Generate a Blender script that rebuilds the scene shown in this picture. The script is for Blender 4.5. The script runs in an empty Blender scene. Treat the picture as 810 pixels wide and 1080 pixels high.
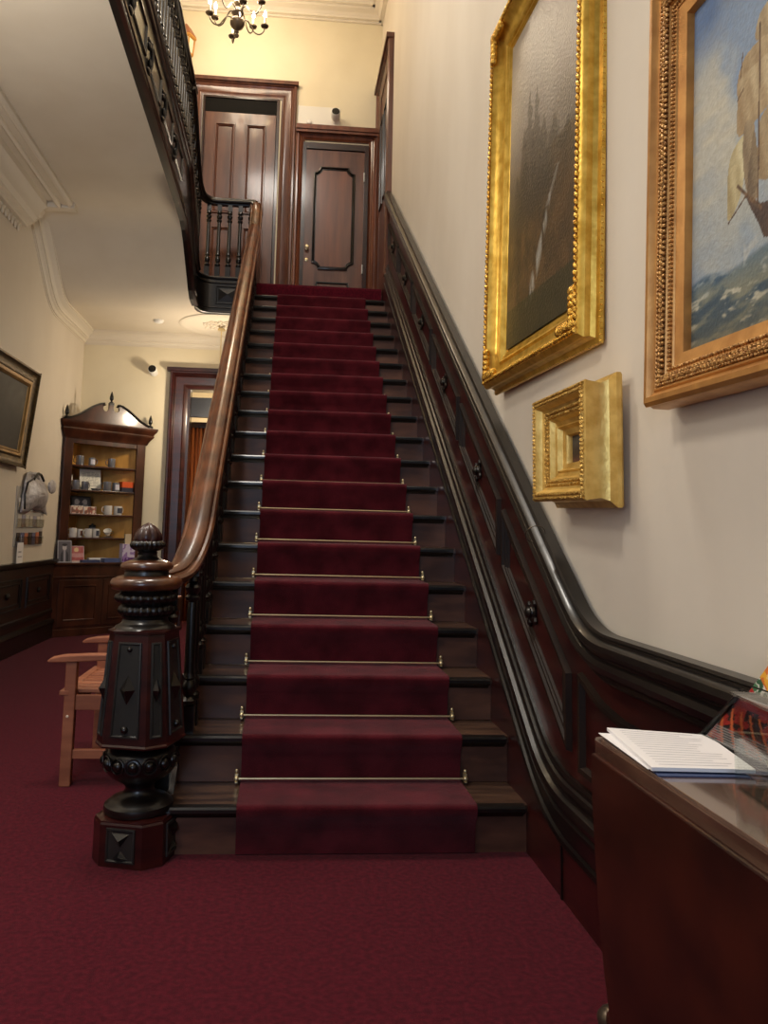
import bpy, math, random
from math import sin, cos, pi, radians, sqrt
from mathutils import Vector, Matrix
random.seed(7)
SC = bpy.context.scene
COL = SC.collection
V = Vector

# ------------------------------------------------------------------ mesh builder
class MB:
    def __init__(s): s.v = []; s.f = []; s.c = None
    def add(s, vs, fs):
        b = len(s.v); s.v += [tuple(p) for p in vs]; s.f += [tuple(i + b for i in f) for f in fs]; return s
    def box(s, x0, x1, y0, y1, z0, z1, M=None):
        vs = [V((x, y, z)) for x in (x0, x1) for y in (y0, y1) for z in (z0, z1)]
        if M is not None: vs = [M @ p for p in vs]
        return s.add(vs, [(0,1,3,2),(4,6,7,5),(0,4,5,1),(2,3,7,6),(0,2,6,4),(1,5,7,3)])
    def prism(s, pts, ax, a, b, M=None):
        def P(p, k):
            return V((k, p[0], p[1])) if ax == 'x' else (V((p[0], k, p[1])) if ax == 'y' else V((p[0], p[1], k)))
        n = len(pts); vs = [P(p, a) for p in pts] + [P(p, b) for p in pts]
        if M is not None: vs = [M @ p for p in vs]
        return s.add(vs, [tuple(range(n))[::-1], tuple(range(n, 2*n))] + [(i, (i+1) % n, n + (i+1) % n, n + i) for i in range(n)])
    def lathe(s, prof, c=(0,0,0), n=20, M=None, fl=0, fa=0.0, fr=None):
        # prof: (r, z); fl flutes of relative depth fa within z range fr
        c = V(c); vs = []
        for r, z in prof:
            for k in range(n):
                a = 2*pi*k/n; rr = r
                if fl and (fr is None or fr[0] <= z <= fr[1]): rr = r*(1 + fa*abs(cos(fl*a/2)) - fa/2)
                p = V((rr*cos(a), rr*sin(a), z))
                if M is not None: p = M @ p
                vs.append(c + p)
        m = len(prof); fs = []
        for j in range(m-1):
            for k in range(n):
                fs.append((j*n+k, j*n+(k+1) % n, (j+1)*n+(k+1) % n, (j+1)*n+k))
        fs.append(tuple(range(n))[::-1]); fs.append(tuple((m-1)*n+k for k in range(n)))
        return s.add(vs, fs)
    def loft(s, shape, prof, M=None):
        vs = []; n = len(shape)
        for r, z in prof:
            for (x, y) in shape:
                p = V((x*r, y*r, z)); vs.append(M @ p if M is not None else p)
        fs = [(j*n+k, j*n+(k+1) % n, (j+1)*n+(k+1) % n, (j+1)*n+k) for j in range(len(prof)-1) for k in range(n)]
        fs.append(tuple(range(n))[::-1]); fs.append(tuple((len(prof)-1)*n+k for k in range(n)))
        return s.add(vs, fs)
    def sweep(s, path, prof, side, closed=False, cap=True):
        # path in a plane whose normal is side; prof (a along side, b along in-plane left normal)
        side = V(side).normalized(); P = [V(p) for p in path]; n = len(P); m = len(prof); vs = []
        for i in range(n):
            if closed: d0 = (P[i]-P[i-1]); d1 = (P[(i+1) % n]-P[i])
            else:
                d0 = P[i]-P[i-1] if i else P[1]-P[0]; d1 = P[i+1]-P[i] if i < n-1 else P[-1]-P[-2]
            d0.normalize(); d1.normalize()
            n0 = side.cross(d0); n1 = side.cross(d1); b = (n0+n1)
            b = b/max(b.length, 1e-6); k = 1/max(.3, b.dot(n0)); b = b*k
            for a_, b_ in prof: vs.append(P[i] + side*a_ + b*b_)
        fs = []
        for i in range(n if closed else n-1):
            j = (i+1) % n
            for k in range(m): fs.append((i*m+k, i*m+(k+1) % m, j*m+(k+1) % m, j*m+k))
        if not closed and cap: fs.append(tuple(range(m))[::-1]); fs.append(tuple((n-1)*m+k for k in range(m)))
        return s.add(vs, fs)
    def sweepu(s, path, prof, up=(0,0,1)):
        # free sweep: profile (a = horizontal side, b = up perpendicular to the path)
        P = [V(p) for p in path]; n = len(P); m = len(prof); vs = []; up = V(up)
        for i in range(n):
            d = (P[min(i+1, n-1)]-P[max(i-1, 0)]).normalized()
            sd = d.cross(up).normalized(); u = sd.cross(d)
            for a_, b_ in prof: vs.append(P[i] + sd*a_ + u*b_)
        fs = [(i*m+k, i*m+(k+1) % m, (i+1)*m+(k+1) % m, (i+1)*m+k) for i in range(n-1) for k in range(m)]
        fs.append(tuple(range(m))[::-1]); fs.append(tuple((n-1)*m+k for k in range(m)))
        return s.add(vs, fs)
    def tube(s, path, r, n=8):
        P = [V(p) for p in path]; vs = []; m = len(P)
        rr = r if isinstance(r, (list, tuple)) else [r]*m
        d = (P[1]-P[0]).normalized(); ref = V((0,0,1)) if abs(d.z) < .9 else V((1,0,0)); sd = d.cross(ref).normalized()
        for i in range(m):
            d = (P[min(i+1, m-1)]-P[max(i-1, 0)]).normalized()
            sd = (sd - d*sd.dot(d)).normalized(); u = sd.cross(d)
            for k in range(n):
                a = 2*pi*k/n; vs.append(P[i] + (sd*cos(a)+u*sin(a))*rr[i])
        fs = [(i*n+k, i*n+(k+1) % n, (i+1)*n+(k+1) % n, (i+1)*n+k) for i in range(m-1) for k in range(n)]
        fs.append(tuple(range(n))[::-1]); fs.append(tuple((m-1)*n+k for k in range(n)))
        return s.add(vs, fs)
    def ball(s, c, rx, ry=None, rz=None, n=8, m=5, M=None):
        ry = rx if ry is None else ry; rz = rx if rz is None else rz; c = V(c)
        vs = [V((0,0,-rz))]
        for j in range(1, m):
            t = -pi/2+pi*j/m
            for k in range(n):
                a = 2*pi*k/n; vs.append(V((rx*cos(t)*cos(a), ry*cos(t)*sin(a), rz*sin(t))))
        vs.append(V((0,0,rz)))
        vs = [c + (M @ p if M is not None else p) for p in vs]
        fs = [(0, 1+(k+1) % n, 1+k) for k in range(n)]
        for j in range(m-2):
            for k in range(n): fs.append((1+j*n+k, 1+j*n+(k+1) % n, 1+(j+1)*n+(k+1) % n, 1+(j+1)*n+k))
        e = len(vs)-1; b = 1+(m-2)*n
        fs += [(b+k, b+(k+1) % n, e) for k in range(n)]
        return s.add(vs, fs)
    def build(s, name, mat, parent=None, smooth=False, bevel=0, kind=None, label=None, M=None):
        me = bpy.data.meshes.new(name)
        vs = s.v if M is None else [tuple(M @ V(p)) for p in s.v]
        me.from_pydata(vs, [], s.f); me.validate()
        import bmesh
        bm = bmesh.new(); bm.from_mesh(me); bmesh.ops.recalc_face_normals(bm, faces=bm.faces); bm.to_mesh(me); bm.free()
        if mat: me.materials.append(mat)
        o = bpy.data.objects.new(name, me); COL.objects.link(o)
        if parent: o.parent = parent
        if smooth:
            me.polygons.foreach_set('use_smooth', [True]*len(me.polygons))
            md = o.modifiers.new('es', 'EDGE_SPLIT'); md.split_angle = radians(smooth if smooth is not True else 38)
        if bevel:
            b = o.modifiers.new('bv', 'BEVEL'); b.width = bevel; b.segments = 2; b.limit_method = 'ANGLE'; b.angle_limit = radians(40)
        if kind: o['kind'] = kind
        if label: o['label'] = label
        return o

def tag(o, label, cat, group=None, kind=None):
    o['label'] = label; o['category'] = cat
    if group: o['group'] = group
    if kind: o['kind'] = kind
    return o
def thing(name, label, cat, loc=(0,0,0), rz=0, group=None):
    o = bpy.data.objects.new(name, None); COL.objects.link(o); o.location = loc; o.rotation_euler = (0,0,rz)
    o.empty_display_size = .05
    return tag(o, label, cat, group)
def dup(o, parent=None):
    c = o.copy(); COL.objects.link(c)
    if parent is not None: c.parent = parent
    for ch in list(o.children): dup(ch, c)
    return c

# ------------------------------------------------------------------ materials
def s2l(c): return tuple(((x/255)/12.92 if x/255 <= .04045 else ((x/255+.055)/1.055)**2.4) for x in c)
def mat(name, c1, c2=None, rough=.5, scale=(6,6,6), detail=4, bump=0, bscale=None, metal=0, coat=0, spec=.5, ramp=(.35,.65), rvar=0, sheen=0, emit=None, alpha=None, trans=0, ior=1.45):
    m = bpy.data.materials.new(name); m.use_nodes = True; N = m.node_tree.nodes; L = m.node_tree.links
    b = N['Principled BSDF']; a = s2l(c1)
    b.inputs['Base Color'].default_value = (*a, 1); b.inputs['Roughness'].default_value = rough
    b.inputs['Metallic'].default_value = metal; b.inputs['Coat Weight'].default_value = coat; b.inputs['Coat Roughness'].default_value = .12
    b.inputs['Specular IOR Level'].default_value = spec; b.inputs['Sheen Weight'].default_value = sheen
    b.inputs['Transmission Weight'].default_value = trans; b.inputs['IOR'].default_value = ior
    if emit: b.inputs['Emission Color'].default_value = (*s2l(emit[0]), 1); b.inputs['Emission Strength'].default_value = emit[1]
    if c2 or bump:
        tc = N.new('ShaderNodeTexCoord'); mp = N.new('ShaderNodeMapping'); mp.inputs['Scale'].default_value = scale
        L.new(tc.outputs['Object'], mp.inputs['Vector'])
        nz = N.new('ShaderNodeTexNoise'); nz.inputs['Scale'].default_value = 1; nz.inputs['Detail'].default_value = detail
        L.new(mp.outputs[0], nz.inputs['Vector'])
        if c2:
            r = N.new('ShaderNodeValToRGB'); r.color_ramp.elements[0].position = ramp[0]; r.color_ramp.elements[1].position = ramp[1]
            r.color_ramp.elements[0].color = (*a, 1); r.color_ramp.elements[1].color = (*s2l(c2), 1)
            L.new(nz.outputs['Fac'], r.inputs[0]); L.new(r.outputs[0], b.inputs['Base Color'])
        if rvar:
            mr = N.new('ShaderNodeMapRange'); mr.inputs['To Min'].default_value = rough-rvar; mr.inputs['To Max'].default_value = rough+rvar
            L.new(nz.outputs['Fac'], mr.inputs['Value']); L.new(mr.outputs[0], b.inputs['Roughness'])
        if bump:
            mp2 = N.new('ShaderNodeMapping'); mp2.inputs['Scale'].default_value = bscale or scale
            L.new(tc.outputs['Object'], mp2.inputs['Vector'])
            n2 = N.new('ShaderNodeTexNoise'); n2.inputs['Scale'].default_value = 1; n2.inputs['Detail'].default_value = 3
            L.new(mp2.outputs[0], n2.inputs['Vector'])
            bp = N.new('ShaderNodeBump'); bp.inputs['Strength'].default_value = bump; bp.inputs['Distance'].default_value = .01
            L.new(n2.outputs['Fac'], bp.inputs['Height']); L.new(bp.outputs[0], b.inputs['Normal'])
    return m
def vcmat(name, rough=.5, coat=0, bump=0, bs=200):
    m = bpy.data.materials.new(name); m.use_nodes = True; N = m.node_tree.nodes; L = m.node_tree.links
    b = N['Principled BSDF']; a = N.new('ShaderNodeVertexColor'); a.layer_name = 'paint'
    L.new(a.outputs[0], b.inputs['Base Color']); b.inputs['Roughness'].default_value = rough; b.inputs['Coat Weight'].default_value = coat
    b.inputs['Coat Roughness'].default_value = .2
    if bump:
        tc = N.new('ShaderNodeTexCoord'); n2 = N.new('ShaderNodeTexNoise'); n2.inputs['Scale'].default_value = bs
        L.new(tc.outputs['Object'], n2.inputs['Vector']); bp = N.new('ShaderNodeBump'); bp.inputs['Strength'].default_value = bump; bp.inputs['Distance'].default_value = .004
        L.new(n2.outputs['Fac'], bp.inputs['Height']); L.new(bp.outputs[0], b.inputs['Normal']); L.new(bp.outputs[0], b.inputs['Coat Normal'])
    return m

BLACK = mat('ebonised_wood', (12,9,8), (22,16,12), rough=.34, scale=(3,3,30), coat=.25, rvar=.06)
DARK = mat('dark_mahogany', (30,11,9), (48,20,14), rough=.3, scale=(4,4,25), coat=.3)
DARKR = mat('dark_red_mahogany', (38,11,10), (60,20,15), rough=.34, scale=(4,4,22), coat=.25)
RAIL = mat('handrail_mahogany', (62,32,18), (106,62,36), rough=.28, scale=(14,3,14), coat=.5)
DOORW = mat('door_mahogany', (74,40,28), (104,62,44), rough=.36, scale=(14,14,1.6), coat=.3)
DOORP = mat('door_panel_mahogany', (88,46,28), (116,64,40), rough=.33, scale=(16,16,1.4), coat=.35)
TREAD = mat('tread_wood', (46,31,24), (84,60,45), rough=.33, scale=(3,30,30), coat=.25, rvar=.1)
RISER = mat('riser_wood', (60,36,27), (100,64,47), rough=.45, scale=(3,20,12), coat=.08, rvar=.12)
CARPET = mat('crimson_carpet', (66,12,23), (86,18,31), rough=1, scale=(60,60,60), bump=.5, bscale=(350,350,350), spec=.05, sheen=.06)
PANELF = mat('worn_black_field', (30,29,27), (44,42,38), rough=.4, scale=(9,9,9), coat=.2)
MATB = mat('dull_black_moulding', (24,15,11), (40,26,18), rough=.6, scale=(6,6,6), spec=.25)
RUNNER = mat('crimson_runner_pile', (68,13,21), (92,24,33), rough=1, scale=(9,9,9), bump=.6, bscale=(330,330,330), spec=.05, sheen=.14)
WALL = mat('cream_wall_plaster', (214,203,186), (221,211,195), rough=.62, scale=(2,2,1), bump=.05, bscale=(25,25,25))
WALLY = mat('buttermilk_wall_plaster', (222,210,180), (228,217,188), rough=.6, scale=(2,2,2), bump=.05, bscale=(25,25,25))
CEIL = mat('ceiling_plaster', (216,205,186), (222,212,194), rough=.7, scale=(2,2,2), bump=.04, bscale=(20,20,20))
PLAST = mat('plaster_moulding', (222,212,194), rough=.6)
GOLD = mat('gilded_wood', (196,152,54), (230,190,88), rough=.34, scale=(20,20,20), bump=.1, bscale=(60,60,60), metal=.62)
GOLDO = mat('gilded_ornament', (186,130,36), (246,200,96), rough=.27, scale=(70,70,70), bump=.6, bscale=(140,140,140), metal=.85)
GOLDC = mat('copper_gilt_wood', (178,124,66), (204,150,84), rough=.36, scale=(14,14,14), bump=.08, bscale=(60,60,60), metal=.5)
GOLDCO = mat('copper_gilt_ornament', (150,102,54), (214,164,96), rough=.36, scale=(80,80,80), bump=.7, bscale=(150,150,150), metal=.55)
GOLDP = mat('pale_gilt_wood', (206,166,84), (234,200,118), rough=.36, scale=(20,20,20), bump=.12, bscale=(70,70,70), metal=.6)
GOLDPO = mat('pale_gilt_ornament', (180,134,56), (240,204,120), rough=.34, scale=(90,90,90), bump=.7, bscale=(160,160,160), metal=.8)
OLDGILT = mat('aged_gilt', (52,40,20), (88,68,34), rough=.45, scale=(30,30,30), bump=.3, bscale=(90,90,90), metal=.6)
BRASS = mat('polished_brass', (222,204,160), rough=.32, metal=.8)
CABW = mat('cabinet_walnut', (50,26,17), (80,44,28), rough=.3, scale=(8,8,3), coat=.4)
CABI = mat('cabinet_oak_lining', (200,144,62), (224,170,84), rough=.5, scale=(10,10,2), coat=.1)
TEAK = mat('teak', (130,74,50), (158,96,66), rough=.55, scale=(4,20,20))
TABLEW = mat('table_mahogany', (34,12,7), (58,22,11), rough=.36, scale=(5,5,7), coat=.22)
TABLEE = mat('table_edge_walnut', (70,46,36), (104,76,60), rough=.25, scale=(20,3,20), coat=.5)
WHITE = mat('white_plastic', (232,230,224), rough=.4)
PAPER = mat('white_paper', (236,233,232), rough=.8)
INK = mat('grey_print', (176,174,178), rough=.9)
BLK = mat('black_plastic', (14,14,15), rough=.35)
IRON = mat('dark_bronze', (96,84,72), rough=.3, metal=.7)
CERW = mat('white_ceramic', (224,220,212), rough=.2, coat=.5)
CERG = mat('silver_grey_ceramic', (130,130,134), rough=.25, metal=.3, coat=.5)
def glass(name, tint=(1,1,1), r=.02):
    m = bpy.data.materials.new(name); m.use_nodes = True; N = m.node_tree.nodes; L = m.node_tree.links
    out = N['Material Output']; N.remove(N['Principled BSDF'])
    tr = N.new('ShaderNodeBsdfTransparent'); tr.inputs[0].default_value = (*tint, 1)
    gl = N.new('ShaderNodeBsdfGlossy'); gl.inputs['Roughness'].default_value = r
    fr = N.new('ShaderNodeLayerWeight'); fr.inputs['Blend'].default_value = .5
    pw = N.new('ShaderNodeMath'); pw.operation = 'POWER'; pw.inputs[1].default_value = 3
    ad = N.new('ShaderNodeMath'); ad.operation = 'MULTIPLY_ADD'; ad.inputs[1].default_value = .6; ad.inputs[2].default_value = .04
    L.new(fr.outputs['Facing'], pw.inputs[0]); L.new(pw.outputs[0], ad.inputs[0])
    mx = N.new('ShaderNodeMixShader'); L.new(ad.outputs[0], mx.inputs[0]); L.new(tr.outputs[0], mx.inputs[1]); L.new(gl.outputs[0], mx.inputs[2]); L.new(mx.outputs[0], out.inputs[0])
    return m
GLASS = glass('clear_acrylic', (.93,.95,.94))
BAG = mat('grey_plastic_bag', (150,146,148), (188,184,186), rough=.35, scale=(20,20,20), bump=.6, bscale=(40,40,40))
BULB = mat('lit_bulb', (255,240,210), rough=.3, emit=((255,226,170), 60))
def solid(name, c, rough=.5, **k): return mat(name, c, rough=rough, **k)

# ------------------------------------------------------------------ measures
R_, T_ = .18, .246            # rise, going
NS = 19                       # treads
WX = .93                      # right wall
LX = -2.37                    # left wall
def nose(y): return .18 + y*R_/T_
LAND = NS*T_                  # landing edge 4.674
YU = 5.3                      # upper back wall
YB = 6.1                      # lower back wall
ZC, ZL = 3.98, 3.38           # high and low hall ceilings
ZT = 7.15                     # stair hall ceiling

def fillet(pts, i, r, n=8):
    a, b, c = V(pts[i-1]), V(pts[i]), V(pts[i+1]); d0 = (a-b).normalized(); d1 = (c-b).normalized()
    p0 = b+d0*r; p2 = b+d1*r; out = []
    for k in range(n+1):
        t = k/n; out.append(tuple(p0*(1-t)**2 + b*2*t*(1-t) + p2*t*t))
    return pts[:i]+out+pts[i+1:]

# ------------------------------------------------------------------ the setting
MB().box(LX-.1, WX+.1, -6, YB+2, -.1, 0).build('floor', CARPET, kind='structure')
MB().prism([(-6,0),(YB+.1,0),(YB+.1,ZT),(-6,ZT)], 'x', WX, WX+.15).build('wall_right', WALL, kind='structure')
MB().box(LX-.15, LX, -6, YB+.1, 0, ZT).build('wall_left', WALL, kind='structure')
w = MB()                                     # lower back wall with its doorway (opening x -1.15..-.25, z 0..2.77)
w.box(LX, -1.15, YB, YB+.16, 0, ZL+.2).box(-.25, WX, YB, YB+.16, 0, ZL+.2).box(-1.15, -.25, YB, YB+.16, 2.77, ZL+.2)
w.build('wall_back', WALLY, kind='structure')
w = MB(); w.box(LX, WX, YU, YU+.14, 3.5, ZT); w.build('wall_back', WALLY, kind='structure')
# lower ceilings: near flat part, sloping soffit, low part under the landing
c = MB()
def rnd(P, Q, R, d, n=6):
    a = V(Q)+(V(P)-V(Q)).normalized()*d; b = V(Q)+(V(R)-V(Q)).normalized()*d
    return [tuple(a*(1-t)**2+V(Q)*2*t*(1-t)+b*t*t) for t in [k/n for k in range(n+1)]]
c.prism([(-6,ZC)]+rnd((-6,ZC),(4.08,ZC),(4.82,ZL),.22)+rnd((4.08,ZC),(4.82,ZL),(YB,ZL),.25)+[(YB,ZL),(YB,3.55),(4.75,3.55),(4.1,4.2),(-6,4.2)], 'x', LX, -.97)
c.box(-.97, WX, 4.75, YB, ZL, 3.55)
c.build('ceiling', CEIL, kind='structure', smooth=20)
MB().box(LX, WX, -6, YU, ZT, ZT+.1).build('ceiling', CEIL, kind='structure')
# landing carpet turning down over the top riser
c = MB(); c.prism([(LAND-.01,3.44),(LAND+.03,3.44),(LAND+.03,3.57),(YU,3.57),(YU,3.6),(LAND+.01,3.6),(LAND-.008,3.59),(LAND-.014,3.57)], 'x', -.40, WX-.03)
c.box(-.95, -.40, LAND+.06, YU, 3.56, 3.598)
c.build('floor', CARPET, kind='structure')
MB().box(-.39, WX, LAND+.04, LAND+.1, 3.2, 3.5).build('trim_1', DARK, kind='structure')

# cornices ---------------------------------------------------------------
def step_prof(w, h, steps):
    # profile polygon: a outwards from wall (w), b downwards from ceiling (h); returned as (a,b)
    pts = [(0,0),(w,0)]
    for fx, fy in steps: pts.append((w*fx, h*fy))
    pts.append((0, h)); return pts
CP = [(1,.12),(.93,.12),(.93,.2),(.8,.26),(.62,.34),(.5,.46),(.46,.58),(.36,.58),(.36,.68),(.22,.74),(.15,.84),(.15,.92),(.06,.92),(.06,1)]
def cornice_y(x, sgn, y0, y1, z, w, h):
    m = MB(); pts = [(x+sgn*a, z-b) for a, b in step_prof(w, h, CP)]; m.prism(pts, 'y', y0, y1); return m
BC = [(0,0),(.42,0),(.42,.03),(.405,.045),(.385,.05),(.37,.035),(.32,.03),(.315,.05),(.30,.062),(.28,.05),(.275,.012),(.20,.012),(.195,.06),(.165,.085),(.14,.12),(.125,.165),(.09,.19),(.085,.215),(.05,.225),(.045,.25),(0,.25)]
m = MB(); m.prism([(LX+a, ZC-b) for a, b in BC], 'y', -5.9, 3.86)
m.box(LX+.12, LX+.43, 3.86, 3.95, ZC-.055, ZC).build('trim_2', PLAST, kind='structure', smooth=20)
# small cornice that follows the soffit down the left wall
path = [(LX, 3.9, ZC), (LX, 4.12, ZC), (LX, 4.8, ZL), (LX, YB-.01, ZL)]
path = fillet(path, 2, .2, 6)
prof = [(a, -b) for a, b in step_prof(.13, .15, CP)]
# direction +y with side +x: in-plane left normal = x cross y = +z
MB().sweep(path, prof, (1,0,0)).build('trim_3', PLAST, kind='structure', smooth=20)
m = MB(); m.prism([(YB-a, ZL-b) for a, b in step_prof(.13, .15, CP)], 'x', LX, WX-.01); m.build('trim_4', PLAST, kind='structure', smooth=20)
# leaf frieze below the big cornice
m = MB()
for k in range(26):
    y = 3.72-k*.075
    m.ball((LX+.015, y, ZC-.3), .014, .026, .045, 6, 4); m.ball((LX+.02, y+.03, ZC-.275), .012, .012, .018, 5, 3)
m.build('trim_5', PLAST, kind='structure', smooth=60)
# stair hall cornice at the top
m = MB(); m.prism([(YU-a, ZT-b) for a, b in step_prof(.42, .26, CP)], 'x', LX, WX-.002)
m.prism([(WX-a, ZT-b) for a, b in step_prof(.3, .26, CP)], 'y', -5.9, YU); m.build('trim_6', PLAST, kind='structure', smooth=20)
m = MB()
for k in range(60):
    a = k*2.4; r = .015+.33*sqrt(k/60); m.ball((.25+r*cos(a), 4.45+.45*r*sin(a), ZT-.012), .035, .03, .02, 6, 4)
tag(m.build('ceiling_medallion', PLAST, smooth=60), 'white leaf-carved plaster medallion on the high ceiling above the top door', 'ceiling ornament')

# left wall wainscot -------------------------------------------------------
m = MB(); m.box(LX-.002, LX+.02, -5.9, 5.42, 0, .78); m.build('trim_7', DARK, kind='structure')
par = bpy.data.objects['trim_7']
m = MB()
m.prism([(LX+.02,.745),(LX+.05,.76),(LX+.06,.785),(LX+.06,.80),(LX,.80),(LX,.74)], 'y', -5.9, 5.42)
m.prism([(LX+.02,.20),(LX+.055,.19),(LX+.06,.165),(LX+.045,.15),(LX+.045,.005),(LX+.01,.005),(LX+.01,.22)], 'y', -5.9, 5.40)
m.prism([(LX+.02,.30),(LX+.035,.29),(LX+.035,.26),(LX+.02,.25)], 'y', -5.9, 5.40)
m.build('rail_moulding', BLACK, par, smooth=25)
def rect_frame(m, P, U, W, u0, u1, w0, w1, prof, side):
    path = [P+U*u0+W*w0, P+U*u1+W*w0, P+U*u1+W*w1, P+U*u0+W*w1]
    m.sweep(path, prof, side, closed=True)
for k in range(6):
    y1 = 5.28-k*.85; m = MB()
    for s_, e_ in ((0, .012), (.05, .008)):
        rect_frame(m, V((LX+.02,0,0)), V((0,1,0)), V((0,0,1)), y1-.72+s_, y1-s_, .38+s_*.8, .66-s_*.8, [(0,0),(e_,.004),(e_,.014),(0,.02)], (1,0,0))
    m.ball((LX+.03, y1-.36, .52), .02, .04, .03, 8, 4)
    m.build('wall_panel', BLACK, par, smooth=30)

# ------------------------------------------------------------------ right raking wainscot
TT = MB()
bd = [(-5.9,0),(.05,0),(LAND+.05,3.42),(LAND+.05,3.6),(4.42,3.6),(4.27,4.2),(4.25,nose(4.25)+1.02),(-.60,.80),(-5.9,.80)]
TT.prism(bd, 'x', WX-.018, WX+.002); board = TT.build('trim_8', DARKR, kind='structure')
# wall rail
y_k = (.81-1.258)/(R_/T_)
path = [(WX-.018, -5.9, .81), (WX-.018, y_k, .81), (WX-.018, 4.255, nose(4.255)+1.078)]
path = fillet(path, 1, .16, 10)
hp = [(-.002,-.07),(.018,-.07),(.024,-.062),(.022,-.052),(.034,-.046),(.05,-.036),(.056,-.02),(.05,-.006),(.042,-.001),(.042,.004),(.056,.012),(.064,.026),(.06,.04),(.05,.047),(.038,.05),(.036,.056),(.04,.06),(.036,.067),(-.002,.067)]
# side vector -x ; path goes +y : normal = (-x) cross y = -z, so flip b
hp2 = [(a,-b) for a, b in hp]
MB().sweep(path, hp2, (-1,0,0)).build('rail_cap', BLACK, board, smooth=28)
# lower ridged band
y_k = (.285-.18-.265)/(R_/T_)
path = [(WX-.018, -5.9, .285), (WX-.018, y_k, .285), (WX-.018, 4.40, nose(4.40)+.265)]
path = fillet(path, 1, .2, 10)
bp_ = [(0,.118),(.012,.118),(.016,.108),(.014,.095),(.022,.09),(.026,.078),(.022,.066),(.014,.06),(.02,.052),(.034,.046),(.038,.03),(.034,.014),(.022,.008),(.018,-.002),(.026,-.01),(.026,-.022),(.014,-.03),(.01,-.045),(.008,-.085),(.016,-.092),(.018,-.106),(.01,-.116),(0,-.118)]
MB().sweep(path, [(a,-b) for a, b in bp_], (-1,0,0)).build('base_moulding', BLACK, board, smooth=28)
MB().box(WX-.024, WX-.016, -.325, -.315, 0, .16).build('board_joint', BLACK, board)
# raking panels and bosses
X0 = WX-.018
for k in range(6):
    y0 = -.415+.795*k; y1 = y0+.735
    if k == 5: y1 = 4.20
    m = MB()
    for ins, w_, hgt in ((0,.022,.02),(.035,.014,.013),(.06,.010,.009)):
        a0, a1 = y0+ins*.9, y1-ins*.9
        path = [(X0,a0,nose(a0)+.60+ins*.9),(X0,a1,nose(a1)+.60+ins*.55),(X0,a1,nose(a1)+.84-ins*.9),(X0,a0,nose(a0)+.84-ins*.55)]
        m.sweep(path, [(0,0),(hgt,-.003),(hgt,-w_*.7),(0,-w_)], (-1,0,0), closed=True)
    fr = m.build('raking_panel', MATB, board, smooth=30)
    yc = (y0+y1)/2; zc = nose(yc)+.72; m = MB()
    Mx = Matrix.Rotation(-pi/2, 3, 'Y')
    m.lathe([(.034,0),(.036,.008),(.028,.013),(.022,.012),(.02,.016),(.023,.022),(.017,.03),(.006,.034)], (X0,yc,zc), 16, Mx)
    for q in range(4):
        a = q*pi/2+.63
        m.ball((X0-.008, yc+.044*cos(a), zc+.044*sin(a)), .010, .016, .016, 8, 4)
    m.build('boss', BLACK, fr, smooth=35)
# level panel beside the table
m = MB()
path = [(X0,-2.4,.44),(X0,-.50,.44),(X0,-.50,.735),(X0,-.66,.68),(X0,-.8,.66),(X0,-2.4,.66)]
m.sweep(path, [(0,0),(.018,-.003),(.018,-.018),(0,-.024)], (-1,0,0), closed=True); m.build('level_panel', MATB, board, smooth=30)

# ------------------------------------------------------------------ staircase
st = thing('staircase', 'straight flight of dark varnished wooden steps rising under the crimson runner', 'staircase', (0,0,0))
for i in range(NS+1):
    y = i*T_
    z0, z1 = i*R_, (i+1)*R_-.035
    m = MB().box(-.38, WX-.018, y+.045, y+.062, z0-.01, z1+.01)
    if i < NS: m.build('riser', RISER, st)
    if i == NS: break
    zt = (i+1)*R_-.012
    m = MB().box(-.41, WX-.018, y+.03, y+T_+.06, zt-.026, zt); tr = m.build('tread', TREAD, st)
    npf = [(y+.032,zt+.0004),(y+.018,zt-.001),(y+.013,zt-.008),(y+.013,zt-.020),(y+.018,zt-.027),(y+.032,zt-.03),(y+.046,zt-.046),(y+.05,zt-.046),(y+.05,zt+.0004)]
    MB().prism(npf, 'x', -.42, .90).build('nosing', BLACK, tr, smooth=25)
# outer string and the panelled wall below the flight
ws = MB().prism([(.06,0),(LAND+.1,0),(LAND+.1,3.42),(LAND,3.42),(.06,.1)], 'x', -.405, -.38); ws.build('wall_stair', DARK, kind='structure')
m = MB()
pts = [(-.405+.0, .03, .05)]
m.prism([(.05,.04),(LAND,nose(LAND)-.22),(LAND,nose(LAND)-.42),(.05,-.0)], 'x', -.418, -.403); m.build('outer_string', BLACK, st)

# runner
pts = []
def arc(cy, cz, r, a0, a1, n=4): return [(cy+r*cos(radians(a0+(a1-a0)*k/n)), cz+r*sin(radians(a0+(a1-a0)*k/n))) for k in range(n+1)]
top = []
for i in range(NS):
    y = i*T_; z = (i+1)*R_
    top += [(y+.033, i*R_+.004), (y+.026, z-.075)]
    top += [(y+.004, z-.045)] + arc(y+.016, z-.018, .017, 200, 90, 5)
    top += [(y+T_+.018, z-.001)]
top += [(NS*T_+.03, NS*R_+.02), (NS*T_+.025, NS*R_+.1)]
path = top; n = len(path); m = MB(); vs = []
th = .011
for i, (a, b) in enumerate(path):
    p0 = path[max(i-1,0)]; p1 = path[min(i+1,n-1)]; dx, dz = p1[0]-p0[0], p1[1]-p0[1]; l = sqrt(dx*dx+dz*dz); nx, nz = dz/l, -dx/l
    for x in (-.14, .719): vs += [(x, a, b), (x, a+nx*th, b+nz*th)]
fs = []
for i in range(n-1):
    a = i*4; b = a+4
    fs += [(a,a+2,b+2,b),(a+1,b+1,b+3,a+3),(a,b,b+1,a+1),(a+2,a+3,b+3,b+2)]
m.add(vs, fs); rn = m.build('stair_runner', RUNNER, smooth=50)
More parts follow.
